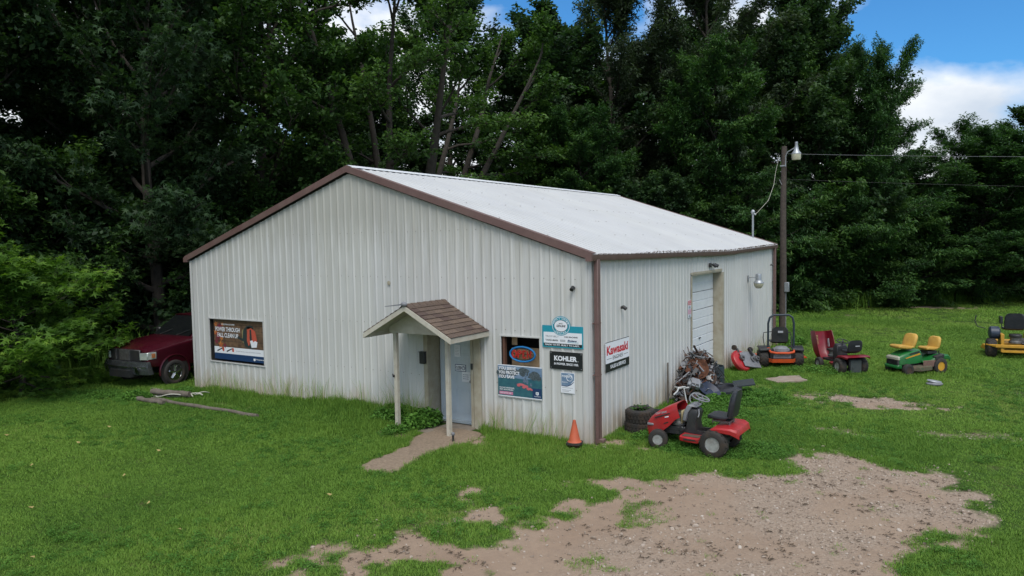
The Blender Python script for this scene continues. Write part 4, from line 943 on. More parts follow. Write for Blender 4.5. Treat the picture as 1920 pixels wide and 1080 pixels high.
# hood stood up on its nose
M = Matrix.Translation((1.42, 0, .42)) @ Matrix.Rotation(radians(102), 4, 'Y')
def hs2(x, hw, zt_, zb): return [tuple(M @ Vector(p)) for p in arch(x, hw, zt_, zb, .4)]
secs = [hs2(-.74, .30, .33, -.02), hs2(-.70, .31, .34, -.06), hs2(-.45, .31, .33, -.12), hs2(-.1, .30, .28, -.16), hs2(.08, .27, .18, -.16), hs2(.20, .21, .06, -.12)]
mb = MB(); mb.loft(shell(secs, .01)); hd = part('hood', mb, M_MAROON, mt, sharp=45)
mb = MB(); [mb.box((-.60+.045*i, .08, .316), (.020, .16, .012), M) for i in range(8)]; part('vent_slot', mb, pm('straw_plastic', (.34, .30, .12), rough=.6), hd)
mb = MB(); mb.box((-.35, -.24, .12), (.26, .02, .08), M); part('bracket', mb, M_GREYPR, hd)
mb = MB(); mb.tube([tuple(M @ Vector(p)) for p in ((-.72, .2, .22), (-.82, .28, .25))], .014, 6); part('strut', mb, M_BLACK, hd)

# --- green tractor, yellow seats
gt = thing('lawn_tractor', (5.12, 11.55, gz(5.1, 11.5)), radians(226), 'green lawn tractor with yellow seat and yellow wheel hubs', 'lawn mower')
for sg in (1, -1):
    wheel(gt, 0, sg*.38, .25, .22, .13, M_YELP, 14, sg); wheel(gt, 1.15, sg*.35, .18, .15, .09, M_RUST2, out=sg, tread=False)
mb = MB(); mb.box((.55, 0, .30), (1.4, .36, .08)); part('frame', mb, M_BLACK, gt)
def hg(x, hw, zt_, zb, rr=.45): return arch(x, hw, zt_, zb, rr)
secs = [hg(.58, .29, .74, .36), hg(.80, .29, .725, .34), hg(1.05, .285, .69, .33), hg(1.28, .27, .62, .32), hg(1.38, .25, .57, .32)]
mb = MB(); mb.loft(shell(secs, .01)); hd = part('hood', mb, M_GREEN, gt, sharp=45)
mb = MB(); mb.loft([hg(1.375, .262, .575, .46, .35), hg(1.43, .25, .56, .46, .35), hg(1.46, .20, .53, .465, .35)]); part('headlight_bar', mb, pm('cloudy_lens', (.36, .35, .27), rough=.25, dirt=.2), hd)
mb = MB(); mb.loft([hg(1.36, .25, .46, .30, .35), hg(1.43, .235, .46, .30, .35)]); [mb.box((1.435, 0, z), (.012, .40, .012)) for z in (.34, .375, .41)]; part('grille', mb, M_BLACK, hd)
for sg in (1, -1):
    mb = MB(); mb.add([(.62, sg*.2925, .60), (.66, sg*.2935, .645), (1.20, sg*.285, .515), (1.16, sg*.2865, .495)], [(0, 1, 2, 3)]); part('yellow_stripe', mb, M_YELP, hd, sharp=0)
    mb = MB(); mb.add([(.64, sg*.2935, .66), (.68, sg*.2945, .71), (1.05, sg*.289, .64), (1.00, sg*.29, .61)], [(0, 1, 2, 3)]); part('vent', mb, M_BLACK, hd, sharp=0)
mb = MB(); mb.loft([[(1.32, -.30, .20), (1.32, .30, .20), (1.32, .31, .31), (1.32, -.31, .31)], [(1.47, -.27, .21), (1.47, .27, .21), (1.47, .28, .30), (1.47, -.28, .30)], [(1.51, -.18, .22), (1.51, .18, .22), (1.51, .18, .29), (1.51, -.18, .29)]]); part('front_bumper', mb, M_GREEN, gt, bevel=.015)
secs = [fen(.56, .40, .30, .05), fen(.30, .42, .38, .10), fen(.16, .50, .42, .10), fen(-.05, .56, .44, .10), fen(-.30, .57, .44, .12), fen(-.42, .50, .40, .12)]
secs = [q+[(p[0], p[1]*.97, p[2]-.012) for p in reversed(q)] for q in secs]
mb = MB(); mb.loft(secs); part('fender_body', mb, M_GREEN, gt, sharp=30)
[part('fender_pad', MB().loft([[(.18, sg*.30, .53), (.18, sg*.45, .51), (.18, sg*.45, .42)], [(-.12, sg*.30, .60), (-.12, sg*.46, .585), (-.12, sg*.46, .50)]]), M_BLACK, gt) for sg in (1, -1)]
mb = MB(); [mb.box((-.10, sg*.40, .64), (.03, .02, .12), Matrix.Rotation(.2, 4, 'Y')) for sg in (1,)]; part('lever', mb, M_BLACK, gt)
mb = MB(); mb.loft([[(.35, -.50, .14), (.35, .50, .14), (.35, .50, .28), (.35, -.50, .28)], [(.85, -.55, .13), (.85, .55, .13), (.85, .52, .27), (.85, -.52, .27)], [(1.0, -.4, .13), (1.0, .4, .13), (1.0, .4, .22), (1.0, -.4, .22)]]); part('mower_deck', mb, pm('muddy_deck', (.14, .085, .06), (.05, .08, .04), 12, .9, 0, .3, .5), gt, bevel=.02)
mb = MB(); mb.box((.40, .42, .33), (.48, .02, .20)); part('side_panel', mb, pm('muddy_pink_panel', (.20, .11, .09), (.13, .08, .06), 10, .9, 0, .3, .5), gt, bevel=.01)
mb = MB(); mb.box((.05, 0, .62), (.36, .34, .08)); part('seat_base', mb, M_BLACK, gt)
gt.scale = (.88, .92, .95); mt.scale = (.90, .92, .95); tr.scale = (.96, .97, .98)
seat(gt, .05, .72, .46, .42, .33, M_YEL, .22, thick=.10, bt=.12)
sp_ = thing('spare_seat', (4.50, 10.92, gz(4.4, 10.9)+.76), radians(222), 'loose yellow vinyl seat resting on the green tractor hood', 'seat')
sp_.rotation_euler = (0, -.06, radians(222))
seat(sp_, .05, .0, .50, .44, .37, M_YEL, .24, thick=.11, bt=.12)

# --- yellow zero-turn at the right edge
yz = thing('zero_turn_mower', (7.28, 15.4, gz(7.3, 15.4)), radians(98), 'yellow framed zero-turn mower with black seat at the right edge of the lawn', 'lawn mower')
for sg in (1, -1):
    wheel(yz, 0, sg*.62, .30, .26, .14, M_BLACK, 16, sg); wheel(yz, 1.45, sg*.42, .17, .12, .07, M_STEEL, out=sg, tread=False)
    mb = MB(); mb.lathe([(.02, -.16), (.13, -.16), (.17, -.12), (.17, .12), (.13, .16), (.02, .16)], (.15, sg*.58, .76), 'y', 16, Matrix.Translation((.15, 0, .76)) @ Matrix.Diagonal((1.3, .9, 1.2, 1)) @ Matrix.Translation((-.15, 0, -.76))); part('fuel_tank', mb, pm('dark_blue_tank', (.03, .045, .075), rough=.45), yz)
    mb = MB(); mb.box((.10, sg*.36, 1.18), (.28, .07, .22)); mb.tube([(.0, sg*.34, .9), (.05, sg*.35, 1.1)], .015, 6); part('armrest', mb, M_BLACKV, yz, bevel=.02)
mb = MB(); mb.tube([(.45, .72, .86), (.40, .95, .92), (.42, 1.02, 1.10), (.45, .98, 1.28)], .017, 6); part('control_lever', mb, M_BLACK, yz)
mb = MB(); mb.tube([(.45, -.72, .86), (.40, -.95, .92), (.42, -1.02, 1.10), (.45, -.98, 1.28)], .017, 6); part('control_lever', mb, M_BLACK, yz)
mb = MB(); mb.box((.1, .34, .55), (.5, .09, .40)); mb.box((.1, -.34, .55), (.5, .09, .40)); mb.box((-.38, 0, .40), (.12, 1.15, .09)); mb.box((-.36, 0, .24), (.10, .80, .08)); mb.box((-.36, .38, .32), (.09, .09, .22)); mb.box((-.36, -.38, .32), (.09, .09, .22))
mb.loft([[(-.44, .55, .44), (-.32, .55, .44), (-.32, .55, .36), (-.44, .55, .36)], [(-.2, .80, .43), (-.1, .78, .43), (-.1, .78, .40), (-.2, .80, .40)]]); mb.box((.7, 0, .40), (1.1, .7, .06)); part('frame', mb, M_YELP, yz, bevel=.01)
engine(yz, -.14, .48, 0, 1.15)
seat(yz, .30, .88, .56, .48, .50, M_BLACKV, .12)
mb = MB(); mb.loft([[(.5, -.70, .14), (.5, .70, .14), (.5, .70, .30), (.5, -.70, .30)], [(1.1, -.76, .14), (1.1, .76, .14), (1.1, .7, .28), (1.1, -.7, .28)]]); part('mower_deck', mb, M_YELP, yz, bevel=.02)

# --- detached mower deck leaning by the garage door
dk = thing('mower_deck', (.30, 9.15, gz(.4, 9.7)), radians(80), 'red and black mower deck leaning on the wall right of the garage door', 'mower deck', tilt=(radians(58), radians(14)))
_z = Vector((.80, -.25, .55)).normalized(); _x = Vector((-.46, .28, .80)); _x = (_x-_z*_x.dot(_z)).normalized(); _y = _z.cross(_x)
dk.rotation_euler = Matrix(((_x.x, _y.x, _z.x), (_x.y, _y.y, _z.y), (_x.z, _y.z, _z.z))).to_euler(); dk.location = (.50, 9.15, .03); dk.scale = (.85, .85, .85)
def ring(cx, cy, r, z, n=22, sx=1.25): return [(cx+r*sx*cos(2*pi*i/n), cy+r*sin(2*pi*i/n), z) for i in range(n)]
mb = MB(); mb.loft([ring(.36, 0, .42, .0, 22, .95), ring(.36, 0, .42, .12, 22, .95), ring(.36, 0, .37, .16, 22, .95), ring(.36, 0, .10, .18, 22, .95)]); part('shell', mb, M_RED, dk, bevel=.01)
mb = MB(); mb.loft([[(.05, -.9, .10), (.62, -.9, .10), (.62, -.9, .14), (.05, -.9, .14)], [(.04, -.3, .19), (.66, -.3, .19), (.66, -.3, .23), (.04, -.3, .23)], [(.1, .1, .20), (.6, .1, .20), (.6, .1, .22), (.1, .1, .22)]]); part('belt_guard', mb, M_GREYP, dk, bevel=.01)
for x, y in ((.4, .1), (.35, -.45), (.38, -.72)): part('pulley', MB().lathe([(.10, .20), (.10, .27), (.04, .28), (.04, .33)], (x, y, 0)), M_STEEL, dk)
for c_ in ((.84, .15, .14), (.74, -.62, .2)): part('gauge_wheel', MB().lathe([(.03, -.04), (.09, -.035), (.09, .035), (.03, .04)], c_, 'y', 16), M_RUB, dk)
mb = MB(); mb.box((.72, .05, .15), (.16, .10, .04)); mb.box((.5, -.6, .26), (.3, .06, .08), Matrix.Rotation(.2, 4, 'Z')); part('bracket', mb, M_BLACK, dk)

# --- black deck / plastic housing in the weeds behind the red tractor
o = thing('mower_deck', (1.02, 5.45, gz(1.1, 5.6)+.10), radians(20), 'black mower deck shell lying in the weeds behind the red tractor', 'mower deck', tilt=(.12, -.15))
mb = MB(); mb.loft([ring(0, 0, .26, 0), ring(0, 0, .34, .06), ring(0, 0, .33, .13), ring(0, 0, .24, .18), ring(0, 0, .20, .17), ring(0, 0, .18, .12)]); part('shell', mb, M_BLACKV, o)
mb = MB(); mb.box((.48, .12, .16), (.50, .46, .03)); part('plate', mb, pm('dark_mesh', (.03, .04, .045), rough=.7), o)
mb = MB(); mb.torus((-.50, -.05, .05), (0, 1, .2), .07, .02); part('gauge_wheel', mb, M_STEEL, o); mb = MB(); mb.box((-.05, -.29, .13), (.22, .012, .03)); part('decal', mb, M_GREYPR, o)

# --- tyres, box, cone, debris
def looseTyre(loc, tilt, label):
    o = thing('tyre', loc, .3, label, 'tyre', 'old tyres stacked by the corner', tilt=tilt)
    mb = MB(); mb.lathe([(.15, -.10), (.17, -.13), (.25, -.135), (.285, -.11), (.295, -.05), (.295, .05), (.285, .11), (.25, .135), (.17, .13), (.15, .10)], (0, 0, .13), 'z', 30, cap=False)
    for k in range(26):
        for zz in (.06, .13, .2):
            mb.box((0, 0, 0), (.02, .045, .05), Matrix.Rotation(2*pi*(k+.5*(zz == .13))/26, 4, 'Z') @ Matrix.Translation((.296, 0, zz)))
    part('carcass', mb, M_RUB, o); return o
looseTyre((.42, 1.42, gz(.4, 1.3)-.03), (.0, .03), 'lower old tyre of the two stacked near the corner'); looseTyre((.44, 1.44, gz(.4, 1.3)+.22), (.05, -.02), 'upper old tyre with weeds growing in it, near the corner')
o = thing('battery_tray', (.72, 1.95, gz(.95, 2.2)), radians(25), 'black plastic grass bin lying behind the stacked tyres', 'bin')
mb = MB(); mb.loft([[(-.30, -.2, .0), (.30, -.2, .0), (.30, .2, .0), (-.30, .2, .0)], [(-.36, -.25, .34), (.36, -.25, .26), (.36, .25, .28), (-.36, .25, .36)], [(-.33, -.22, .34), (.33, -.22, .26), (.33, .22, .28), (-.33, .22, .36)], [(-.27, -.17, .04), (.27, -.17, .04), (.27, .17, .04), (-.27, .17, .04)]], cap=False)
mb.add([(-.27, -.17, .04), (.27, -.17, .04), (.27, .17, .04), (-.27, .17, .04)], [(0, 1, 2, 3)]); part('tub', mb, M_BLACK, o); o.name = 'grass_bin'
mb = MB(); mb.tube([(-.36, -.25, .35), (-.30, -.1, .44), (-.30, .1, .44), (-.36, .25, .36)], .025, 6); part('rim', mb, M_BLACK, o)
o = thing('traffic_cone', (-.16, -.33, gz(-.27, -.33)), 0, 'faded orange traffic cone with black base by the building corner', 'cone'); o.scale = (.9, .9, .92)
mb = MB(); mb.lathe([(.155, .15), (.135, .17), (.12, .19), (.030, .60), (.022, .605)], n=24); part('cone', mb, M_CONE, o)
mb = MB(); mb.loft([[(.18*cos(a)*(1.12 if k % 2 else .95), .18*sin(a)*(1.12 if k % 2 else .95), z) for k, a in enumerate([2*pi*i/8+.2 for i in range(8)])] for z in (.10, .155)]); part('base', mb, M_RUB, o, bevel=.008)
tag(part('red_block', MB().box((-.14, -.36, gz(-.25, -.36)+.045), (.14, .13, .13), None, .8), M_RUST, bevel=.01), 'faded red plastic stub under the traffic cone', 'block')
o = thing('trimmer_head', (5.34, 9.43, gz(5.3, 9.4)), .3, 'grey plastic scrap lying in the grass right of the green tractor', 'debris')
mb = MB(); mb.loft([ring(0, 0, .16, .02, 14, 1.2), ring(0, 0, .17, .05, 14, 1.2), ring(0, 0, .12, .09, 14, 1.2)]); part('cover', mb, M_GREYP, o)
mb = MB(); mb.loft([ring(-.02, 0, .13, .10, 12, 1.4), ring(-.02, 0, .12, .125, 12, 1.4)], M=Matrix.Rotation(.15, 4, 'Y')); part('guard', mb, M_GALV, o); o.name = 'plastic_scrap'
tag(part('concrete_slab', MB().prism([(1.25, 8.25), (1.55, 8.55), (1.58, 8.75), (2.05, 9.15), (2.2, 8.75), (2.38, 8.55), (2.05, 8.2), (1.75, 7.85)], -.02, gz(1.8, 8.5)+.055, 'z'), M_CONC, bevel=.01), 'pinkish flat concrete slab in the grass before the garage door', 'slab')
for i, (x, y, s) in enumerate(((.30, -.02, .05), (.42, -.08, .035), (.55, .05, .045), (.68, .02, .03), (.25, .10, .06), (.16, -.12, .04))):
    mb = MB(); mb.ell((x, y, gz(x, y)+s*.3), (s, s*.8, s*.5), n=7, m=5); tag(part('stone', mb, M_CONC, sharp=20), ('rock just right of the corner downspout foot', 'small rock in the bare soil nearest the camera by the downspout', 'rock farthest right in the bare soil strip', 'smallest rock right of the corner', 'largest rock behind the downspout foot', 'rock left in front of the downspout foot')[i], 'stone', 'stones under the downspout')
# timbers, white stems
def log(a, b_, r, label, name='timber'):
    a, b_ = Vector(a), Vector(b_); mb = MB(); n = 9
    mb.tube([a.lerp(b_, i/n)+Vector((0, .02*sin(i*1.3), .012*sin(i*2.1))) for i in range(n+1)], [r*(1+.1*sin(i*1.7)) for i in range(n+1)], 9)
    return tag(part(name, mb, M_LOG, sharp=50), label, 'timber')
log((-11.75, -1.62, .05), (-7.75, -1.50, .03), .05, 'long weathered grey landscape timber along the left lawn edge')
log((-12.1, -1.40, .17), (-11.0, -1.02, .14), .075, 'short grey log lying on the end of the long timber')
log((-12.0, -1.85, .08), (-11.0, -1.75, .05), .06, 'short half-buried timber under the log pile end')
mb = MB(); rr = random.Random(3)
for k in range(6):
    x, y = -10.9+rr.uniform(-.3, .3), -.95+rr.uniform(-.2, .2); a = rr.uniform(0, 6); pts = []
    for i in range(12): a += rr.uniform(.05, .35); x += .10*cos(a*.5+k*.3); y += .06*sin(a*.5+k); pts.append((x, y, .10+.05*sin(i*.5)+gz(x, y)))
    mb.tube(pts, .014, 5)
tag(part('pale_hose', mb, M_VINE), 'tangle of pale hose lying in the grass near the left building corner', 'hose')
for x, y, w_ in ((-13.0, -.7, .5), (-15.5, -1.0, .45)):
    tag(part('board_scrap', MB().box((x, y, gz(x, y)+.04), (w_, .08, .02)), M_WOOD), 'grey board scrap in the shade before the pickup wheel' if x > -14 else 'grey board scrap in the shade left of the pickup', 'board')

# --- scrap pile
def hull(cx, cy, a, b_, h): return lambda u, v: (cx+a*u, cy+b_*v, h*max(0, 1-(u*u+v*v))**.6)
hp = hull(.36, 5.35, .42, 1.25, 1.15)
mb = MB(); rr = random.Random(12)
for k in range(420):
    a = rr.uniform(0, 2*pi); q = rr.uniform(0, 1)**.5; x, y, z = hp(q*cos(a), q*sin(a)); z += gz(x, y)*0
    z *= rr.uniform(.45, 1.0); mb.m = rr.choice((0, 0, 1, 1, 2, 3, 4))
    R = Euler((rr.uniform(-1, 1), rr.uniform(-1, 1), rr.uniform(0, 6))).to_matrix().to_4x4(); T = Matrix.Translation((x, y, z)) @ R
    ty = rr.random()
    if ty < .40: mb.box((0, 0, 0), (rr.uniform(.15, .5), rr.uniform(.02, .07), rr.uniform(.006, .03)), T)
    elif ty < .60: mb.tube([(-.25, 0, 0), (-.1, rr.uniform(-.1, .1), .03), (.1, rr.uniform(-.1, .1), -.02), (.25, 0, 0)], rr.uniform(.006, .014), 5, T)
    elif ty < .75: mb.lathe([(.02, 0), (rr.uniform(.06, .12), .005), (.05, .03)], n=12, M=T)
    elif ty < .88: mb.box((0, 0, 0), (rr.uniform(.1, .22), rr.uniform(.08, .18), rr.uniform(.03, .10)), T)
    else: mb.torus((0, 0, 0), (0, 0, 1), rr.uniform(.05, .10), .014, 14, 5, T)
tag(part('scrap_metal', mb, [M_RUST, M_RUST2, M_STEEL, M_BLACK, M_GREYP], sharp=30), 'heap of rusty mower parts piled against the side wall before the garage door', 'scrap heap', kind='stuff')
def junk(name, loc, rot, label, cat, build):
    o = thing(name, loc, 0, label, cat); o.rotation_euler = rot; build(o); return o
def b_drum(o):
    part('shell', MB().lathe([(.27, 0), (.28, .02), (.28, .30), (.29, .31), (.28, .32), (.28, .60), (.26, .60), (.26, .05)], n=24), pm('dark_teal_drum', (.025, .045, .055), rough=.6, dirt=.4), o)
junk('drum', (.42, 6.45, 0), (0, 0, 0), 'dark drum standing under the right end of the scrap heap', 'drum', b_drum)
def b_pul(o): part('rim', MB().torus((0, 0, 0), (0, 0, 1), .16, .035, 24, 8), M_RUST2, o); part('hub', MB().lathe([(.02, -.03), (.06, -.03), (.06, .03), (.02, .03)]).box((0, 0, 0), (.30, .03, .015)).box((0, 0, 0), (.03, .30, .015)), M_STEEL, o)
junk('wheel_rim', (.72, 5.1, .52), (1.0, .5, 0), 'bare round rim halfway up the front of the scrap heap', 'rim', b_pul)
def b_eng(o): part('block', MB().box((0, 0, 0), (.30, .24, .12)), M_GALV, o, bevel=.02); part('fins', MB().box((.02, 0, .07), (.2, .2, .02)).box((.02, 0, .10), (.18, .18, .015)), M_GREYP, o)
junk('engine_cover', (.56, 4.45, .48), (.6, .3, .4), 'pale grey engine cover on the left front of the scrap heap', 'engine cover', b_eng)
def b_disc(o): part('disc', MB().lathe([(.02, .02), (.20, .0), (.26, .05), (.27, .05), (.25, -.01), (.02, -.01)], n=26), M_RUST, o)
junk('rusty_disc', (.52, 4.85, .76), (.9, .45, .2), 'rust-red round deck pan near the top left of the scrap heap', 'disc', b_disc)
def b_tub(o): part('pan', MB().loft([ring(0, 0, .14, 0), ring(0, 0, .24, .10), ring(0, 0, .23, .10), ring(0, 0, .13, .02)]), pm('dark_blue_plastic', (.015, .025, .055), rough=.4), o)
junk('blue_pan', (.80, 4.75, .25), (.5, .5, .3), 'dark blue plastic housing at the foot of the scrap heap', 'housing', b_tub)
def b_han(o):
    part('tube', MB().tube([(0, -.30, .0), (.1, -.2, .06), (.16, 0, .10), (.1, .2, .08), (.2, .3, .02), (.45, .28, .05)], .018, 6).tube([(.16, 0, .10), (.3, .02, .12), (.34, .1, .10), (.28, .16, .08), (.15, .12, .08)], .016, 6).tube([(.28, .0, .10), (.34, -.04, -.25)], .016, 6), pm('white_tube', (.55, .55, .54), rough=.5), o)
junk('tubular_handle', (.30, 3.65, .40), (0, 0, .5), 'white bent tube handle against the wall left of the scrap heap', 'handle', b_han)
def b_ring(o): part('ring', MB().torus((0, 0, 0), (0, 0, 1), .15, .02, 22, 6).torus((0, 0, .05), (0, 0, 1), .15, .012, 22, 6), M_GREYP, o)
junk('wire_coil', (.75, 4.05, .20), (1.1, .3, .2), 'grey coil of hose in the weeds at the left foot of the scrap heap', 'coil', b_ring)
tag(part('board', MB().box((.10, 3.95, .50), (.03, .11, 1.05), Matrix.Rotation(.0, 4, 'Z'), .6), M_LOG), 'narrow dark plank leaning on the side wall left of the scrap heap', 'plank')
def b_blade(o): part('blade', MB().loft([[(-.35, -.03, 0), (-.35, .03, 0), (-.35, .03, .01), (-.35, -.03, .01)], [(0, -.04, 0), (0, .04, 0), (0, .04, .01), (0, -.04, .01)], [(.35, -.03, .02), (.35, .03, .0), (.35, .03, .01), (.35, -.03, .03)]]), M_RUST2, o)
junk('metal_strip', (.50, 4.1, .35), (.3, .9, .7), 'flat brown metal strip sticking up at the left of the scrap heap', 'metal strip', b_blade)
mb = MB()
for k in range(26):
    a = rr.uniform(0, 6.28); x, y, z = hp(.8*cos(a), .8*sin(a)); pts = [(x, y, z)]
    d = Vector((rr.uniform(-.3, .6), rr.uniform(-1, 1), rr.uniform(.0, .6)))
    for i in range(6): d += Vector((rr.uniform(-.2, .2), rr.uniform(-.2, .2), -.28)); x += d.x*.08; y += d.y*.10; z += d.z*.1; pts.append((x, y, max(.02, z+.05)))
    mb.tube(pts, .007, 4)
tag(part('loose_cables', mb, M_BLACK), 'black cables drooping over the scrap heap', 'cables', kind='stuff')

# ------------------------------------------------------------------ pickup truck
TK = thing('pickup_truck', (-13.35-.95*.0, 0, 0), 0, 'dark red pickup truck parked in the shade behind the left corner', 'truck')
TH = radians(-86)
fx, fy = cos(TH), sin(TH)
# front-left wheel contact near (-13.35, .15); left of heading is (-sin, cos)
WB = 3.6; lw = .84
TK.location = (-13.42-fx*WB-(-fy)*lw*1.0, -.05-fy*WB-(fx)*lw, .0); TK.rotation_euler = (0, 0, TH); TK.scale = (.97, .97, .97)
# body side profile lofted across width (x forward, 0 = rear axle)
def bsec(x, zb, zt_, hw, tw, zs):   # tw: half-width at top
    return [(x, -hw*.96, zb), (x, -hw, zb+.15), (x, -hw, zs), (x, -tw, zt_-.03), (x, -tw*.9, zt_), (x, tw*.9, zt_), (x, tw, zt_-.03), (x, hw, zs), (x, hw, zb+.15), (x, hw*.96, zb)]
mb = MB()
mb.loft([bsec(-1.25, .62, 1.32, .98, .96, 1.25), bsec(1.05, .55, 1.34, 1.0, .98, 1.27), bsec(2.75, .52, 1.36, 1.0, .93, 1.26), bsec(2.95, .52, 1.36, 1.0, .90, 1.24), bsec(3.6, .55, 1.31, 1.0, .82, 1.18), bsec(4.15, .60, 1.22, .98, .76, 1.10), bsec(4.42, .62, 1.14, .92, .72, 1.05)])
body = part('body', mb, M_TRUCK, TK, bevel=.03, sharp=40, seg=2)
mb = MB()
def csec(x, z, hw, tw): return [(x, -hw, z), (x, hw, z), (x, tw, z+.001), (x, -tw, z+.001)]
cab = MB(); cab.add([(1.05, -.93, 1.3), (2.95, -.93, 1.3), (2.95, .93, 1.3), (1.05, .93, 1.3), (1.15, -.74, 1.92), (2.15, -.74, 1.92), (2.15, .74, 1.92), (1.15, .74, 1.92)], [(4, 5, 6, 7), (0, 3, 7, 4), (0, 4, 5, 1), (3, 2, 6, 7), (1, 5, 6, 2)])
part('cab', cab, M_TRUCK, TK, bevel=.05, seg=3)
gl = MB(); gl.add([(2.93, -.84, 1.345), (2.93, .84, 1.345), (2.21, .70, 1.885), (2.21, -.70, 1.885)], [(0, 1, 2, 3)], Matrix.Translation((.014, 0, .012))); part('windshield', gl, M_DGLASS, TK, sharp=0)
for sg in (1, -1):
    gl = MB(); gl.add([(2.62, sg*.925, 1.36), (2.12, sg*.775, 1.86), (1.85, sg*.775, 1.86), (1.85, sg*.925, 1.36)], [(0, 1, 2, 3)], Matrix.Translation((0, sg*.008, 0))); part('side_window', gl, M_DGLASS, TK, sharp=0)
    gl = MB(); gl.add([(1.78, sg*.925, 1.36), (1.78, sg*.775, 1.86), (1.22, sg*.775, 1.86), (1.15, sg*.925, 1.36)], [(0, 1, 2, 3)], Matrix.Translation((0, sg*.008, 0))); part('side_window', gl, M_DGLASS, TK, sharp=0)
    mb = MB(); mb.loft([[(4.18, sg*.99, .86), (4.18, sg*.99, 1.06), (4.17, sg*.93, 1.06), (4.17, sg*.93, .86)], [(4.42, sg*.92, .84), (4.42, sg*.92, 1.05), (4.38, sg*.85, 1.05), (4.38, sg*.85, .84)], [(4.52, sg*.70, .84), (4.52, sg*.70, 1.04), (4.46, sg*.68, 1.04), (4.46, sg*.68, .84)]]); hl = part('headlight', mb, pm('headlight_glass', (.50, .53, .48), (.30, .34, .33), 9, .12, .3, 0, .1), TK, bevel=.01)
    part('turn_lens', MB().box((4.27, sg*.982, .96), (.10, .03, .12)), pm('amber_lens', (.45, .16, .06), rough=.2), hl)
    mb = MB(); mb.lathe([(.01, 0), (.07, .0), (.08, .02)], (4.60, sg*.68, .56), 'x', 14); part('fog_light', mb, M_CHROME, TK)
    mb = MB(); mb.box((2.55, sg*1.10, 1.42), (.10, .20, .22)); part('side_mirror', mb, M_BLACK, TK, bevel=.03)
    mb = MB(); mb.tube([(3.6+.50*cos(a), sg*1.0, .42+.48*sin(a)) for a in np.linspace(-.15, pi+.15, 18)], .03, 6); part('wheel_arch', mb, M_TRUCK, TK)
    mb = MB(); mb.lathe([(.01, 0), (.49, 0), (.49, .01)], (3.6, sg*.992, .44), 'y', 28, cap=False); part('wheel_well', mb, M_DARK, TK)
    wd = wheel(TK, 3.6, sg*.90, .385, .26, .24, M_CHROME, out=sg, tread=False)
    for k in range(5):
        a = 2*pi*k/5+.3; part('spoke', MB().tube([(0, sg*.11, 0), (.20*cos(a), sg*.115, .20*sin(a))], [.035, .028], 6), M_CHROME, wd)
    wheel(TK, 0, sg*.86, .385, .26, .24, M_CHROME, out=sg, tread=False)
    mb = MB(); mb.tube([(1.0, sg*.985, .6), (1.0, sg*1.0, 1.25)], .004, 4); mb.tube([(2.70, sg*1.0, .6), (2.70, sg*.995, 1.25)], .004, 4); mb.box((1.3, sg*1.015, 1.08), (.18, .03, .04)); part('door_seam', mb, M_BLACK, TK)
mb = MB(); mb.box((4.46, 0, .96), (.06, 1.34, .34)); part('grille', mb, M_BLACK, TK, bevel=.02)
mb = MB(); mb.box((4.50, 0, .96), (.03, .45, .30)); mb.box((4.50, -.4, .96), (.03, .04, .30)); part('radiator', mb, M_STEEL, TK)
mb = MB(); mb.loft([[(4.30, y, .42), (4.62-.16*abs(y)**2, y, .42), (4.66-.16*abs(y)**2, y, .62), (4.60-.16*abs(y)**2, y, .78), (4.40, y, .80)] for y in np.linspace(-1.0, 1.0, 13)]); bp = part('bumper', mb, pm('dull_chrome', (.22, .24, .25), (.12, .13, .14), 4, .25, .8, 0, .25), TK)
mb = MB(); mb.tube([(4.67-.16*abs(y)**2, y, .64) for y in np.linspace(-.98, .98, 13)], .014, 6); part('bumper_strip', mb, M_CHROME, bp)
mb = MB(); mb.box((1.9, 0, .45), (5.6, .9, .2)); part('chassis', mb, M_BLACK, TK)
for q in (0, .78): part('wiper', MB().tube([(2.96, -.5+q, 1.37), (2.78, -.12+q, 1.53)], .012, 5), M_BLACK, TK)

# ------------------------------------------------------------------ trees
def unit(v): return v/np.maximum(np.linalg.norm(v, axis=-1, keepdims=True), 1e-9)
def leaves_mesh(name, C, D, U, Ls, Ws, tone, mat, star=False):
    """C centres, D long axis, U normal; every leaf a folded rhombus (or a five-pointed star)"""
    n = len(C); S = unit(np.cross(D, U)); U2 = np.cross(S, D)
    me = bpy.data.meshes.new(name)
    if not star:
        v = np.stack([C-D*Ls*.5, C+S*Ws*.5+U2*Ws*.16+D*Ls*.05, C+D*Ls*.5, C-S*Ws*.5+U2*Ws*.16+D*Ls*.05], 1).reshape(-1, 3)
        b = np.arange(n)*4; q = np.stack([b, b+1, b+2, b, b+2, b+3], -1).reshape(-1, 3); per = 4
    else:
        vs = [C-D*Ls*.30]
        for a, l in ((-1.9, .8), (-1.45, .30), (-.95, 1.0), (-.48, .34), (0, 1.15), (.48, .34), (.95, 1.0), (1.45, .30), (1.9, .8)):
            vs.append(C-D*Ls*.20+(D*cos(a)+S*sin(a))*Ls*.62*l-U2*Ls*.12*(l > .5)*abs(a)/2)
        v = np.stack(vs, 1).reshape(-1, 3); b = np.arange(n)*10
        q = np.concatenate([np.stack([b, b+k, b+k+1], -1) for k in range(1, 9)], 0); per = 10
    fastmesh(me, v, q, 3)
    at = me.attributes.new('tone', 'FLOAT', 'POINT'); at.data.foreach_set('value', np.repeat(tone, per).astype(np.float32))
    me.materials.append(mat); return me
def frame_from(D):
    up = np.array([0, 0, 1.]); S = unit(np.cross(D, up)+1e-6); return S, np.cross(S, D)
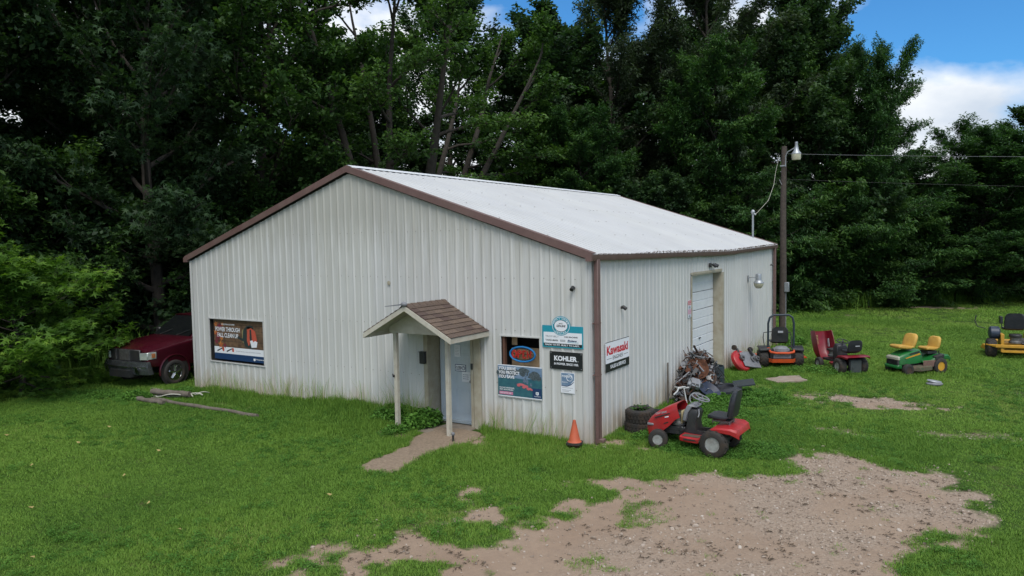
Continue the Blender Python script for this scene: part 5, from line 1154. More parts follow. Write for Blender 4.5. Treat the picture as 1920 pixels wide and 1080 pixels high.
def build_tree(name, seed, H, base, spread, nl, mat, leafL=.19, leafW=.13, nsub=7, nspray=5, nleaf=36, elev=(.25, 1.1), droop=.0, trunks=1, tr=.28, inner=.3, spray=(.55, .38, .10), profile=None, tilt=.45, star=False, hang=0.0):
    rg = np.random.default_rng(seed); wood = MB(); cs = []; ds = []; tn = []
    prof = profile or (lambda t: (1-(2*t-.85)**2*.55) if t < .95 else .5)
    def limb(p0, d, L, r, lvl, clump):
        n = 6; pts = [p0]; p = p0.copy(); dd = d.copy()
        for i in range(n):
            dd = unit(dd+rg.normal(0, .11, 3)+np.array([0, 0, (.10 if droop == 0 else -droop)*(i/n)])); p = p+dd*L/n; pts.append(p.copy())
        wood.tube([tuple(q) for q in pts], [max(.006, r*(1-.8*i/n)) for i in range(n+1)], 5 if lvl else 7)
        return pts, dd
    for tk in range(trunks):
        if trunks == 1: a0, lean = 0, rg.uniform(0, .05)
        else: a0 = 2*pi*tk/trunks+rg.uniform(-.4, .4); lean = rg.uniform(.18, .62)
        ax = []; p = np.array([.25*cos(a0)*(trunks > 1), .25*sin(a0)*(trunks > 1), -.2]); Ht = H*.93*(1 if trunks == 1 else rg.uniform(.8, 1)); st = 12
        dirv = np.array([sin(lean)*cos(a0), sin(lean)*sin(a0), cos(lean)])
        for i in range(st+1):
            ax.append(p.copy()); dirv = unit(dirv+rg.normal(0, .035, 3)+np.array([0, 0, .03])); p = p+dirv*Ht/st
        rt = tr*(1 if trunks == 1 else .62)
        wood.tube([tuple(q) for q in ax], [rt*(1.25 if i == 0 else 1)*(1-.88*i/st) for i in range(st+1)], 9)
        ax = np.array(ax); n_l = max(3, int(nl/trunks))
        for k in range(n_l):
            t = base+(1-base)*((k+rg.uniform(0, .8))/n_l)
            f = min(t, .999)*st; i = int(f); p0 = ax[i]+(ax[i+1]-ax[i])*(f-i)
            az_ = k*2.39996+rg.uniform(-.35, .35)+tk if trunks == 1 else a0+rg.normal(0, 1.1)
            el = elev[0]+(elev[1]-elev[0])*((t-base)/(1-base))+rg.uniform(-.12, .12)
            L = spread*prof((t-base)/(1-base))*rg.uniform(.8, 1.12); clump = rg.uniform(0, 1)
            d = np.array([cos(az_)*cos(el), sin(az_)*cos(el), sin(el)])
            pts, dd = limb(p0, d, L, rt*.42*(1-t*.6), 0, clump); pts = np.array(pts)
            for j in range(nsub):
                u = inner+(1-inner)*(j+rg.uniform(.1, .9))/nsub; f = min(u, .999)*6; i2 = int(f); q0 = pts[i2]+(pts[i2+1]-pts[i2])*(f-i2)
                base_d = unit(pts[min(i2+1, 6)]-pts[i2]); sgn = 1 if j % 2 else -1; yaw = sgn*rg.uniform(.35, 1.15)*(1.15-u*.7)
                c_, s_ = cos(yaw), sin(yaw); d2 = np.array([base_d[0]*c_-base_d[1]*s_, base_d[0]*s_+base_d[1]*c_, base_d[2]+rg.uniform(-.15, .3)]); d2 = unit(d2)
                L2 = L*rg.uniform(.28, .48)*(1.25-u*.6); p2, _ = limb(q0, d2, L2, rt*.12, 1, clump); p2 = np.array(p2); c2 = np.clip(clump*.5+rg.uniform(0, .5), 0, 1)
                for m_ in range(nspray):
                    w = (m_+rg.uniform(.2, 1))/nspray; f = min(w, .999)*6; i3 = int(f); c0 = p2[i3]+(p2[i3+1]-p2[i3])*(f-i3)
                    cs.append(c0+rg.normal(0, .12, 3)); ds.append(unit(d2+rg.normal(0, .5, 3)*np.array([1, 1, .35]))); tn.append(c2)
    cs = np.array(cs); ds = np.array(ds); tn = np.array(tn)
    n = len(cs)*nleaf; I = np.repeat(np.arange(len(cs)), nleaf)
    D = ds[I]; D[:, 2] = D[:, 2]*.4; D = unit(D); S, U = frame_from(D)
    u = rg.uniform(-.6, 1.0, n); w = rg.normal(0, .45, n)*(1-.45*np.abs(u)); h = rg.normal(0, 1, n)
    C = cs[I]+D*(u*spray[0])[:, None]+S*(w*spray[1]*1.6)[:, None]+np.array([0, 0, 1])*(h*spray[2]-hang*np.maximum(u, 0)**2-.10*(w*w))[:, None]
    ld = unit(D*.9+S*(w*1.2)[:, None]+rg.normal(0, .5, (n, 3))+np.array([0, 0, -.25-hang])); nu = unit(np.array([0, 0, 1.])+rg.normal(0, tilt, (n, 3)))
    sc = rg.uniform(.7, 1.25, n)[:, None]
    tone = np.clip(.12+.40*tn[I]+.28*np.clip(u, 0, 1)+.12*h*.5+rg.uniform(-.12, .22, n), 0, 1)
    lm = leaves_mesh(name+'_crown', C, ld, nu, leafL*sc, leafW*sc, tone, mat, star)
    wm = wood.mesh(name+'_trunk', M_BARK, 60)
    return wm, lm
ROT0 = 0
T_ = {}
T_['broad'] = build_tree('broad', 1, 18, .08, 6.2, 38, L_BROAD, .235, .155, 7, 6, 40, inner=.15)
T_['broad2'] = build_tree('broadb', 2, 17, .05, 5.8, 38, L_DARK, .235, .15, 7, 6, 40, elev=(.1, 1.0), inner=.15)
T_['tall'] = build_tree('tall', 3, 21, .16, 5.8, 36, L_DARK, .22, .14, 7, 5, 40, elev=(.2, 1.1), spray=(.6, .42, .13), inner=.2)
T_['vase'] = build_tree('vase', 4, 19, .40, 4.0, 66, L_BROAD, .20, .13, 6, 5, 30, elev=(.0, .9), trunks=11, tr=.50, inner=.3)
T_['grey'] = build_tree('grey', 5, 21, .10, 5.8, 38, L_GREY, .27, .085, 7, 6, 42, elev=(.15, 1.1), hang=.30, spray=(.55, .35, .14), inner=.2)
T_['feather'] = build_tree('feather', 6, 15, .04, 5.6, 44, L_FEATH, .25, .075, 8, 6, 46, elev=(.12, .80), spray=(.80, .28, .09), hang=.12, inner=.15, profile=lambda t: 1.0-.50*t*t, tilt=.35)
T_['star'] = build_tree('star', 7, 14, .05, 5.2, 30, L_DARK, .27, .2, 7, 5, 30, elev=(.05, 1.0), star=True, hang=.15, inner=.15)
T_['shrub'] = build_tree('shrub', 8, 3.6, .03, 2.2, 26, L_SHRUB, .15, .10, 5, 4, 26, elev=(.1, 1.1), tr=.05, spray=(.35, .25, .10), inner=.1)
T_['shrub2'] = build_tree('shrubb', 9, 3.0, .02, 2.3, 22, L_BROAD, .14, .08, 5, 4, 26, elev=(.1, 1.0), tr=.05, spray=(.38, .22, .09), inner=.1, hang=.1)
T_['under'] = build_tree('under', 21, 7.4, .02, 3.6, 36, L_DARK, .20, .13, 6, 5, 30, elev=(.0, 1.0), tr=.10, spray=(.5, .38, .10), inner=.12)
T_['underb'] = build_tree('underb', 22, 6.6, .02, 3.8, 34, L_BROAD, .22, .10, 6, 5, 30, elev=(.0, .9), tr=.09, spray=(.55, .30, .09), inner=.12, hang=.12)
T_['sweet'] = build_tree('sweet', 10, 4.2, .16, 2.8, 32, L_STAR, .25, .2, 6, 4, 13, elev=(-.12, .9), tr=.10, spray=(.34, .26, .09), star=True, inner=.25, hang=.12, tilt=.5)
PRO = {}
for k, (wm, lm) in T_.items(): PRO[k] = (wm, lm)
def plant(kind, x, y, s, label, group, name='tree', rz=None, sz=None, cat='tree'):
    o = thing(name, (x, y, gz(x, y)-.05), random.uniform(0, 6.28) if rz is None else rz, label, cat, group)
    o.scale = (s, s, sz or s)
    for nm, me in (('trunk', PRO[kind][0]), ('crown', PRO[kind][1])):
        c = bpy.data.objects.new(nm, me); COL.objects.link(c); c.parent = o
    return o
TREES = [
 # kind, x, y, scale, zscale, label
 ('star', -22.5, -7.5, 1.15, 1.35, 'dark star-leaved tree at the far left behind the bright bush'),
 ('tall', -17.6, -12.4, .92, 1.0, 'tall tree just outside the left edge shading the lawn'),
 ('broad2', -25.0, -1.5, 1.0, 1.15, 'dark leafy tree rising at the left edge over the lawn'),
 ('star', -19.8, 3.8, .95, 1.25, 'star-leaved tree hanging over the pickup truck'),
 ('broad2', -24.5, 4.5, 1.0, 1.1, 'tall dark tree left of the pickup with sky gaps at its top'),
 ('broad', -20.5, 8.5, .92, 1.1, 'broad green tree above the left eave of the building'),
 ('vase', -16.9, 13.4, .95, .95, 'many-stemmed spreading tree behind the roof peak'),
 ('broad', -13.2, 21.0, .62, .58, 'mid green tree with low branches behind the middle of the ridge'),
 ('feather', -10.0, 22.5, .66, .66, 'bright feathery young tree behind the far ridge end'),
 ('grey', -11.5, 27.5, .98, 1.0, 'grey-green tall tree right of the many-stemmed tree'),
 ('grey', -7.0, 29.5, 1.0, 1.0, 'grey-green tree with drooping sprays above the far roof corner'),
 ('feather', -5.0, 27.5, .82, .86, 'bright green feathery tree behind the far end of the roof'),
 ('broad2', -3.0, 32.0, .92, 1.0, 'tall dark tree behind the utility pole'),
 ('feather', -.6, 32.5, .90, .93, 'tall feathery tree whose top meets the white cloud'),
 ('feather', .3, 33.6, .66, .90, 'feathery tree right of the tallest one, filling toward the cloud'),
 ('feather', 2.4, 35.0, .86, .66, 'feathery tree sloping down to the right under the cloud'),
 ('feather', 5.4, 38.6, .98, .62, 'rounded feathery tree lower on the right of the treeline'),
 ('feather', 7.2, 40.6, .92, .68, 'rounded feathery tree between the sky gap and the right edge'),
 ('broad', 9.6, 43.0, .85, .66, 'broad tree at the right edge under the cloud'),
 ('feather', 13.0, 44.0, .95, .68, 'feathery tree just past the right edge of the lawn'),
 ('broad2', -6.3, 24.2, .45, .42, 'small round dark tree just behind the far gable'),
]
for k, x, y, s_, sz, lab in TREES: plant(k, x, y, s_, lab, 'trees along the wood edge', name='feathery_tree' if k == 'feather' else 'broadleaf_tree', sz=sz)
BACK = [('tall', -31, -9), ('broad2', -32, -3), ('tall', -31, 3), ('broad2', -29.5, 9), ('tall', -28.5, 12.5), ('broad', -28.5, 22.5), ('broad2', -24.5, 20.5), ('broad2', -15.5, 26.0), ('tall', -23.5, 26.0), ('broad2', -32, 30), ('broad', -17.5, 31), ('broad2', -13.5, 34), ('broad2', -8.5, 35), ('tall', -4.5, 38), ('broad2', 0, 40), ('feather', 4, 44), ('broad', 9, 52), ('feather', 15, 50), ('tall', -37, -14), ('tall', -38, 0), ('broad2', -37, 9), ('tall', -34, 15), ('broad2', -19, 38), ('tall', -10, 42)]
def bearing(x, y):
    d = Vector((x-CAM[0], y-CAM[1], 0)); return 960+FPX*d.dot(cr)/d.dot(cf), d.length
MARKS = [(-300, 'well outside the left edge'), (0, 'just outside the left edge'), (170, 'at the left edge above the bright bush'), (370, 'behind the pickup truck'), (560, 'behind the left eave'), (700, 'behind the roof peak'), (860, 'behind the near ridge'), (1010, 'behind the middle of the ridge'), (1180, 'behind the far ridge end'), (1330, 'behind the right roof slope'), (1440, 'behind the service mast'), (1540, 'behind the utility pole'), (1640, 'behind the open-hooded tractor'), (1760, 'behind the green tractor'), (1880, 'between the green tractor and the right edge'), (2050, 'at the right edge'), (9999, 'past the right edge')]
ORD = ['nearest', 'second nearest', 'third nearest', 'fourth nearest', 'fifth nearest', 'sixth nearest', 'seventh nearest']
def place_labels(items, noun):
    bins = {}
    for i, (k, x, y) in enumerate(items):
        b_, d = bearing(x, y); mk = next(t for lim, t in MARKS if b_ < lim); bins.setdefault(mk, []).append((d, i))
    out = [None]*len(items)
    for mk, l in bins.items():
        l.sort()
        for r, (d, i) in enumerate(l): out[i] = noun[items[i][0]]+' '+mk+(', %s there' % ORD[min(r, 6)] if len(l) > 1 else '')
    return out
BLAB = place_labels(BACK, {'tall': 'tall dark back-row tree', 'broad2': 'dense dark back-row tree', 'broad': 'green back-row tree', 'grey': 'grey-green back-row tree', 'feather': 'feathery back-row tree'})
for i, (k, x, y) in enumerate(BACK):
    hs_ = (.52 if x > 1 else .72) if x > -3 else 1.0
    plant(k, x, y, random.uniform(.95, 1.1)*(.9 if x > -3 else 1), BLAB[i], 'trees deep in the wood behind the front row', name='background_tree', sz=hs_*random.uniform(.9, 1.05))
SHR = [('shrub', -19.6, -3.6, 1.0), ('shrub2', -21.4, -6.0, 1.2), ('shrub2', -18.6, 5.6, 1.2), ('shrub', -17.2, 9.6, 1.1), ('shrub2', -20.2, .4, 1.1), ('shrub', -2.6, 30.6, 1.35), ('shrub2', -1.1, 31.6, 1.5), ('shrub', .2, 33.2, 1.25), ('shrub', -1.9, 30.0, .9), ('shrub2', 1.5, 34.6, 1.4), ('shrub2', 2.9, 36.0, 1.2), ('shrub', 4.3, 38.4, 1.3), ('shrub2', 5.9, 39.8, 1.2), ('shrub', 7.6, 41.6, 1.1), ('shrub2', 9.2, 43.0, 1.2), ('shrub', 11.2, 43.6, 1.2), ('shrub', -3.8, 28.6, 1.3), ('shrub2', -6.0, 27.0, 1.3), ('shrub', -9.0, 25.0, 1.2), ('shrub2', -13.0, 22.0, 1.2), ('shrub', -15.6, 16.5, 1.2)]
SHR += [('shrub2', -21.5, -9.5, 2.2), ('shrub2', -23, -3.5, 2.4), ('shrub', -22.5, 1.0, 2.3), ('shrub2', -21.0, 5.5, 2.3), ('shrub', -19.0, 8.5, 2.0), ('shrub2', -18.5, 13.0, 2.0), ('shrub2', -25, 8.0, 2.6), ('shrub', -12.0, 20.0, 1.9), ('shrub2', -8.6, 22.5, 2.0), ('shrub', -6.6, 25.5, 2.1), ('shrub2', -2.8, 31.4, 2.2), ('shrub', .6, 34.0, 2.2), ('shrub2', 3.4, 37.4, 2.0), ('shrub', 6.4, 41.0, 2.0), ('shrub2', 9.4, 44.2, 2.0), ('shrub2', -27, -8, 2.5), ('shrub', -27, 3, 2.6), ('shrub2', -23, 13, 2.6), ('shrub', -15.5, 24, 2.4)]
SHR = [((('under', 'underb')[k == 'shrub'], x, y, s_*.44) if s_ > 1.8 else (k, x, y, s_)) for k, x, y, s_ in SHR]
SLAB = place_labels([q[:3] for q in SHR], {'under': 'tall dark understory bush', 'underb': 'tall green understory bush', 'shrub': 'leafy green undergrowth shrub', 'shrub2': 'dark leafy undergrowth shrub'})
for (k, x, y, s_), lab in zip(SHR, SLAB): plant(k, x, y, s_, lab, 'shrubs at the foot of the treeline', name='shrub', cat='shrub')
plant('underb', -1.4, 31.0, .85, 'big vine-covered green bush behind the utility pole', None, name='shrub', cat='shrub')
plant('underb', 1.2, 33.4, .7, 'tall leafy bush in the middle of the right treeline', None, name='shrub', cat='shrub')
plant('sweet', -16.1, -2.7, 1.02, 'bright yellow-green star-leaved bush reaching over the pickup hood at left', None, name='sweetgum_bush', cat='bush', rz=.4, sz=.80)
plant('sweet', -18.2, -4.6, 1.0, 'second star-leaved bush cut by the left edge of the frame', None, name='sweetgum_bush', cat='bush', rz=2.2)

# ------------------------------------------------------------------ grass, weeds, gravel (scattered)
def scatter(name, pts, rot, scl, idx, tint, protos, kind='stuff'):
    me = bpy.data.meshes.new(name); me.vertices.add(len(pts)); me.vertices.foreach_set('co', pts.astype(np.float32).ravel())
    for nm, ty, ar in (('rot', 'FLOAT_VECTOR', rot), ('scl', 'FLOAT_VECTOR', scl), ('idx', 'INT', idx), ('tint', 'FLOAT', tint)):
        a = me.attributes.new(nm, ty, 'POINT'); a.data.foreach_set('vector' if ty == 'FLOAT_VECTOR' else 'value', np.asarray(ar).astype(np.int32 if ty == 'INT' else np.float32).ravel())
    o = bpy.data.objects.new(name, me); COL.objects.link(o); tag(o, kind=kind)
    pc = bpy.data.collections.new(name+'_source')
    for i, p in enumerate(protos): pc.objects.link(bpy.data.objects.new('%s_piece_%d' % (name, i), p))
    ng = bpy.data.node_groups.new(name, 'GeometryNodeTree')
    ng.interface.new_socket('Geometry', in_out='INPUT', socket_type='NodeSocketGeometry'); ng.interface.new_socket('Geometry', in_out='OUTPUT', socket_type='NodeSocketGeometry')
    gi = ng.nodes.new('NodeGroupInput'); go_ = ng.nodes.new('NodeGroupOutput'); ip = ng.nodes.new('GeometryNodeInstanceOnPoints'); ci = ng.nodes.new('GeometryNodeCollectionInfo')
    ci.inputs['Collection'].default_value = pc; ci.inputs['Separate Children'].default_value = True; ci.inputs['Reset Children'].default_value = True
    def na(nm, ty):
        q = ng.nodes.new('GeometryNodeInputNamedAttribute'); q.data_type = ty; q.inputs[0].default_value = nm; return q.outputs[0]
    er = ng.nodes.new('FunctionNodeEulerToRotation'); ng.links.new(na('rot', 'FLOAT_VECTOR'), er.inputs[0])
    ip.inputs['Pick Instance'].default_value = True
    ng.links.new(gi.outputs[0], ip.inputs['Points']); ng.links.new(ci.outputs[0], ip.inputs['Instance']); ng.links.new(na('idx', 'INT'), ip.inputs['Instance Index'])
    ng.links.new(er.outputs[0], ip.inputs['Rotation']); ng.links.new(na('scl', 'FLOAT_VECTOR'), ip.inputs['Scale']); ng.links.new(ip.outputs[0], go_.inputs[0])
    md = o.modifiers.new('scatter', 'NODES'); md.node_group = ng; return o
def blade_mat(name, dark, light, dry):
    m, t, b = newmat(name)
    a = N(t, 'ShaderNodeAttribute', attribute_name='tone').outputs['Fac']; it = N(t, 'ShaderNodeAttribute', attribute_name='tint', attribute_type='INSTANCER').outputs['Fac']
    c = rmp(t, math(t, 'ADD', math(t, 'MULTIPLY', a, .55), math(t, 'MULTIPLY', it, .6)), [(.15, dark), (.85, light)])
    c = mixc(t, rmp(t, math(t, 'ADD', math(t, 'MULTIPLY', a, .5), math(t, 'MULTIPLY', it, .5)), [(.80, 0.), (.95, .65)]), c, dry)
    t.links.new(c, b.inputs['Base Color']); b.inputs['Roughness'].default_value = .6; b.inputs['Specular IOR Level'].default_value = .2
    tr = N(t, 'ShaderNodeBsdfTranslucent'); t.links.new(c, tr.inputs[0]); ms = N(t, 'ShaderNodeMixShader', _0=.3)
    t.links.new(b.outputs[0], ms.inputs[1]); t.links.new(tr.outputs[0], ms.inputs[2]); t.links.new(ms.outputs[0], [n for n in t.nodes if n.type == 'OUTPUT_MATERIAL'][0].inputs[0]); return m
M_GRASS = blade_mat('grass_blade', (.074, .178, .024), (.215, .365, .055), (.34, .29, .12))
M_WEED = blade_mat('weed_leaf', (.050, .140, .022), (.120, .265, .040), (.16, .3, .05))
def tuft(seed, n, R, h, w, mat):
    rg = np.random.default_rng(seed); v = []; q = []; tn = []
    for i in range(n):
        a = rg.uniform(0, 6.28); r = R*rg.uniform(0, 1)**.5; bx, by = r*cos(a), r*sin(a); d = rg.uniform(0, 6.28); hh = h*rg.uniform(.5, 1.15); ln = rg.uniform(.15, .75)*hh
        sx, sy = -sin(d)*w/2, cos(d)*w/2; b = len(v); mx_, my_ = bx+cos(d)*ln*.35, by+sin(d)*ln*.35
        v += [(bx-sx, by-sy, -.01), (bx+sx, by+sy, -.01), (mx_+sx*.8, my_+sy*.8, hh*.6), (mx_-sx*.8, my_-sy*.8, hh*.6), (bx+cos(d)*ln, by+sin(d)*ln, hh)]
        q += [(b, b+1, b+2), (b, b+2, b+3), (b+3, b+2, b+4)]; tn += [rg.uniform(0, 1)]*5
    me = bpy.data.meshes.new('tuft'); fastmesh(me, np.array(v), np.array(q), 3)
    at = me.attributes.new('tone', 'FLOAT', 'POINT'); at.data.foreach_set('value', np.array(tn, np.float32)); me.materials.append(mat); return me
tufts = [tuft(i, 30, .11, .085, .0075, M_GRASS) for i in range(5)]
CX, CY = CAM[0], CAM[1]
def wedge(n, r0, r1, half=.80):
    az0 = pi/2-YAW; a = az0+RNG.uniform(-half, half, n); r = np.sqrt(RNG.uniform(r0*r0, r1*r1, n)); return CX+r*np.cos(a), CY+r*np.sin(a)
def outside(x, y):
    k = ~((x > -12.26) & (x < .02) & (y > -.02) & (y < 15.06)); k &= sdist(x, y, PATH) < -.04+.0*x
    k &= ~((x > -3.68) & (x < -2.4) & (y > -.85)); k &= blob(x, y, 1.8, 8.5, .55, .5) < 0; return k
P_ = []; 
for cnt, r0, r1, sc, zs in ((52000, 8.5, 15, .82, .52), (66000, 15, 23, 1.0, .52), (64000, 23, 38, 1.45, .42), (40000, 38, 62, 2.2, .34)):
    x, y = wedge(cnt, r0, r1); dm = dirt(x, y)
    worn = sst(.48, .70, fbm(x*.28+9, y*.28, 4, 71))*np.where((x > .8) & (y > -1), 1, .35)*(1-np.exp(-np.maximum(0, np.abs(y-10)-.0)/1.5)*0)
    k = outside(x, y) & (RNG.uniform(0, 1, cnt) > np.clip(dm*1.2-.02+.45*worn, 0, .995)); x, y, dm, worn = x[k], y[k], dm[k], worn[k]
    t_n = fbm(x*.45, y*.45, 4, 51); t_2 = fbm(x*2.1, y*2.1, 3, 52)
    tall = np.ones(len(x))*(.70+.55*t_2)
    wl = np.exp(-np.maximum(0, -y)/.55)*(x < -.3)*(x > -12.3)*(y < 0)
    tall += wl*(1.5+1.9*sst(.45, .65, fbm(x*.8, y*0, 3, 61))*(x < -4))
    tall += .9*np.exp(-np.maximum(0, x)/.5)*(x > 0)*(y > 0)*(y < 15)
    tall += 1.5*np.exp(-((y-9.9-.35*(x-2))/.9)**2)*(x > 1.0)*(x < 6.5)*t_2+.9*sst(.5, .7, fbm(x*.35, y*.35, 3, 66))*(x > 0)*(y > 2)
    tall += 1.0*sst(.48, .62, t_n)*np.exp(-((y+1.2)/1.5)**2)*(x < 1)
    tall *= (1-.45*dm)*(1-.35*worn)*np.where(x < -3.5, np.where(y < -1.8, .75, 1), 1.05)
    s_ = sc*RNG.uniform(.75, 1.25, len(x))*(1-.2*dm)
    P_.append((x, y, s_, s_*zs/.72*tall*.9/max(sc, 1)**.35, np.clip(t_n*1.1-.12+.25*(t_2-.5)+.10*RNG.normal(0, 1, len(x))+.30*(fbm(x*.13, y*.13, 3, 57)-.5)+.34*worn+.15*dm+.045*np.sin((x*.30+y*.95)*6.28/1.15)*(x < 1)*(y < 0), 0, 1)))
x, y, s_, sz_, tn_ = [np.concatenate([p[i] for p in P_]) for i in range(5)]
n = len(x); pts = np.stack([x, y, gh(x, y)-.012], -1); rot = np.stack([RNG.normal(0, .10, n), RNG.normal(0, .10, n), RNG.uniform(0, 6.28, n)], -1)
scatter('grass', pts, rot, np.stack([s_, s_, sz_], -1), RNG.integers(0, 5, n), tn_, tufts)
# broad-leaved weeds
def weedclump(seed, n, R, h, L):
    rg = np.random.default_rng(seed); th = rg.uniform(0, 6.28, n); r = R*rg.uniform(0, 1, n)**.6; z = h*rg.uniform(.15, 1, n)*(1-.5*(r/R)**2)
    C = np.stack([r*np.cos(th), r*np.sin(th), z], -1); D = unit(np.stack([np.cos(th), np.sin(th), rg.normal(0, .4, n)], -1)+rg.normal(0, .5, (n, 3))); U = unit(np.array([0, 0, 1.])+rg.normal(0, .45, (n, 3)))
    return leaves_mesh('weed', C, D, U, L*rg.uniform(.7, 1.3, n)[:, None], L*.75*rg.uniform(.7, 1.2, n)[:, None], rg.uniform(0, 1, n), M_WEED)
weeds = [weedclump(i, 60, .16, .16, .045) for i in range(4)]
WZ = [(-4.15, -.20, .45, .18, 60, 1.5), (-3.75, -.40, .22, .35, 60, 2.0), (-4.6, -.35, .5, .3, 80, 1.7), (-3.95, -1.1, .25, .35, 30, 1.0), (1.0, 4.6, .7, 1.0, 240, 1.3), (1.6, 5.6, .9, 1.0, 260, 1.1), (1.5, 2.3, .9, .5, 220, .9), (.6, 1.9, .4, .8, 90, 1.1),
      (1.9, .6, .9, .35, 260, .8), (2.9, 1.2, .6, .6, 160, .7), (1.6, 3.6, 1.0, .8, 200, .8), (1.2, 1.1, .8, .5, 120, .9), (-11.9, -.6, .5, .5, 40, 1.1), (-12.3, -1.7, .4, .3, 60, 1.3), (2.4, 10.1, 1.2, .5, 60, 1.2), (.40, 15.7, .5, .5, 40, 2.0), (-13.5, -2.0, 1.5, .8, 140, .8), (.42, 1.42, .16, .16, 10, .0)]
wx_, wy_, ws_ = [], [], []
for cx, cy, rx, ry, k, s in WZ:
    if s == 0: continue
    a = RNG.uniform(0, 6.28, k); r = RNG.uniform(0, 1, k)**.6; wx_.append(cx+rx*r*np.cos(a)); wy_.append(cy+ry*r*np.sin(a)); ws_.append(s*(1.15-.5*r)*RNG.uniform(.7, 1.2, k))
x, y = wedge(14000, 9, 26); k = (fbm(x*.7, y*.7, 4, 91) > .53) & (dirt(x, y) < .4); wx_.append(x[k]); wy_.append(y[k]); ws_.append(RNG.uniform(.3, .62, k.sum()))
x, y, s_ = np.concatenate(wx_), np.concatenate(wy_), np.concatenate(ws_); k = outside(x, y) & (x*0 == 0); x, y, s_ = x[k], y[k], s_[k]; n = len(x)
scatter('broadleaf_weeds', np.stack([x, y, gh(x, y)], -1), np.stack([RNG.normal(0, .15, n), RNG.normal(0, .15, n), RNG.uniform(0, 6.28, n)], -1), np.stack([s_]*3, -1), RNG.integers(0, 4, n), RNG.uniform(.2, .8, n), weeds)
tops = [tag(part('tyre_weeds', weedclump(31, 60, .20, .16, .05), None), 'small leafy weeds growing out of the upper old tyre', 'weeds')]
tops[0].location = (.44, 1.44, gz(.4, 1.3)+.42)
# seed stalks against the wall and tall grass at the wood edge
stalk = [tuft(60+i, 5, .08, .60, .006, M_GRASS) for i in range(3)]
k = 260; x = np.concatenate([RNG.uniform(-11.8, -.5, k-60), RNG.uniform(-4.9, -3.9, 60), RNG.uniform(.04, .4, 50)]); y = np.concatenate([RNG.uniform(-.5, -.04, k), RNG.uniform(9, 15, 50)]); n = len(x); kk = outside(x, y); x, y = x[kk], y[kk]; n = len(x); s_ = RNG.uniform(.6, 1.4, n)
scatter('seed_stalks', np.stack([x, y, gh(x, y)], -1), np.stack([RNG.normal(0, .2, n), RNG.normal(0, .2, n), RNG.uniform(0, 6.28, n)], -1), np.stack([s_*.9, s_*.9, s_], -1), RNG.integers(0, 3, n), RNG.uniform(.4, 1.2, n), stalk)
ed = [tuft(80+i, 40, .45, .75, .03, M_GRASS) for i in range(3)]
LN = [(-4.5, 28.0), (-2.6, 29.2), (0.2, 31.6), (2.2, 34.2), (4.6, 37.0), (7.2, 39.6), (10, 41.6), (15, 43)]
x, y = [], []
for (ax_, ay_), (bx_, by_) in zip(LN, LN[1:]):
    for i in range(46): t_ = RNG.uniform(0, 1); x.append(ax_+(bx_-ax_)*t_+RNG.normal(0, .35)); y.append(ay_+(by_-ay_)*t_+RNG.normal(0, .5))
for i in range(90): t_ = RNG.uniform(0, 1); x.append(-19.3-1.0*t_+RNG.normal(0, .5)); y.append(-8+15*t_)
x, y = np.array(x), np.array(y); n = len(x); s_ = RNG.uniform(.6, 1.5, n)
scatter('tall_edge_grass', np.stack([x, y, gh(x, y)], -1), np.stack([RNG.normal(0, .12, n), RNG.normal(0, .12, n), RNG.uniform(0, 6.28, n)], -1), np.stack([s_]*3, -1), RNG.integers(0, 3, n), RNG.uniform(0, .5, n), ed)
# gravel
def stone(seed):
    rg = random.Random(seed); mb = MB(); mb.ell((0, 0, 0), (1, rg.uniform(.6, .9), rg.uniform(.35, .6)), n=6, m=4); mb.v = [tuple(c*rg.uniform(.85, 1.15) for c in p) for p in mb.v]
    return mb.mesh('stone', M_STONE, 0)
m, t, b = newmat('gravel_stone'); it = N(t, 'ShaderNodeAttribute', attribute_name='tint', attribute_type='INSTANCER').outputs['Fac']
t.links.new(rmp(t, it, [(0, (.16, .12, .09)), (.4, (.30, .235, .18)), (.75, (.40, .33, .27)), (1, (.56, .51, .45))]), b.inputs['Base Color']); b.inputs['Roughness'].default_value = .9; M_STONE = m
x, y = wedge(120000, 8, 22); g = dirt(x, y)*gravelly(x, y); k = (RNG.uniform(0, 1, len(x)) < g*.9+.02*(dirt(x, y) > .5)) & outside(x, y); x, y = x[k], y[k]; n = len(x); s_ = RNG.gamma(3, .0035, n)+.004
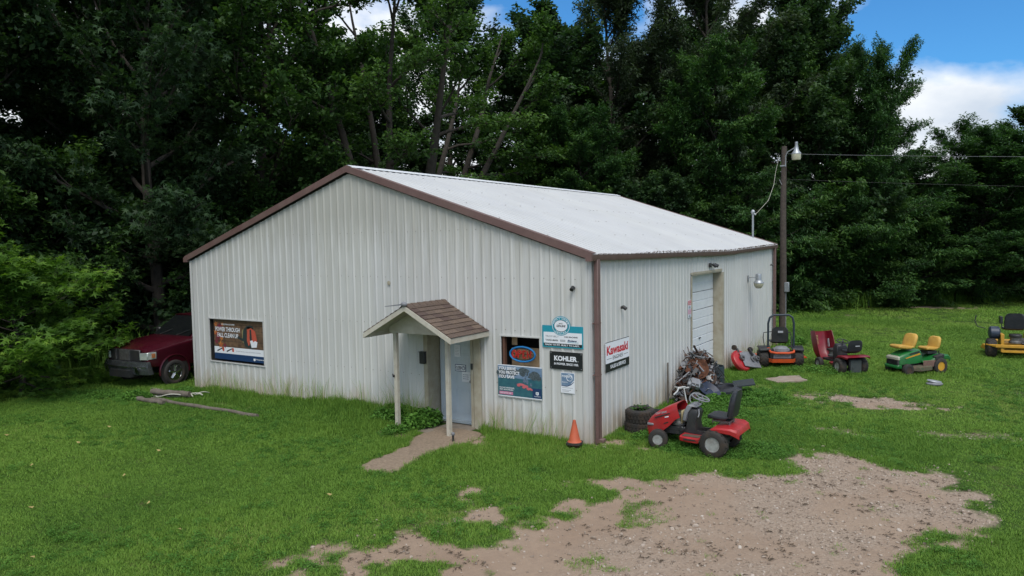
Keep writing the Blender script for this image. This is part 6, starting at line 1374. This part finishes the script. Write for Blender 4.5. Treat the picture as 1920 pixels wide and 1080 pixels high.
scatter('gravel', np.stack([x, y, gh(x, y)-.02*dirt(x, y)+s_*.2], -1), RNG.uniform(-.5, .5, (n, 3))*np.array([1, 1, 12]), np.stack([s_]*3, -1), RNG.integers(0, 4, n), RNG.beta(2, 2.6, n), [stone(i) for i in range(4)])
# straw and dead leaves on the dirt, pale fallen leaves on the lawn
straw = []
for i in range(3):
    mb = MB(); r_g = random.Random(i)
    for k in range(7): a = r_g.uniform(0, 6.28); l = r_g.uniform(.02, .07); cx, cy = r_g.uniform(-.04, .04), r_g.uniform(-.04, .04); mb.add([(cx, cy, .004), (cx+l*cos(a), cy+l*sin(a), .012), (cx+l*cos(a)*.5-.007*sin(a), cy+l*sin(a)*.5+.007*cos(a), .015)], [(0, 1, 2)])
    straw.append(mb.mesh('straw', pm('dead_grass', (.10, .065, .035), (.045, .035, .025), 20, .9), 0))
x, y = wedge(7000, 8, 20); d_ = dirt(x, y); k = (d_ > .35) & (RNG.uniform(0, 1, len(x)) < .75*sst(.45, .62, fbm(x*1.3, y*1.3, 4, 99))+.08); x, y = x[k], y[k]; n = len(x); s_ = RNG.uniform(.6, 1.5, n)
scatter('dead_grass_bits', np.stack([x, y, gh(x, y)-.018], -1), np.stack([x*0, x*0, RNG.uniform(0, 6.28, n)], -1), np.stack([s_]*3, -1), RNG.integers(0, 3, n), x*0, straw)
mb = MB()
for (x, y) in [(-9.03, -4.85), (-9.09, -5.44), (-3.84, -8.08), (-3.56, -8.22), (-7, -4.4), (-5.2, -3.3), (-6.1, -5.6), (-2.2, -4.6), (-8.2, -6.1), (-4.4, -6.2), (-9.8, -3.8), (-11, -5.3), (-3.0, -6.6), (-5.8, -7.2), (-7.2, -7.0)]:
    a = random.uniform(0, 6.28); z = gz(x, y)+.06; l = .045; mb.add([(x+l*cos(a+k*pi/2)*(1 if k % 2 else .6), y+l*sin(a+k*pi/2)*(1 if k % 2 else .6), z+.01*k) for k in range(4)], [(0, 1, 2, 3)])
tag(part('fallen_leaves', mb, pm('fallen_leaf', (.42, .36, .12), (.30, .20, .08), 20, .8)), kind='stuff')
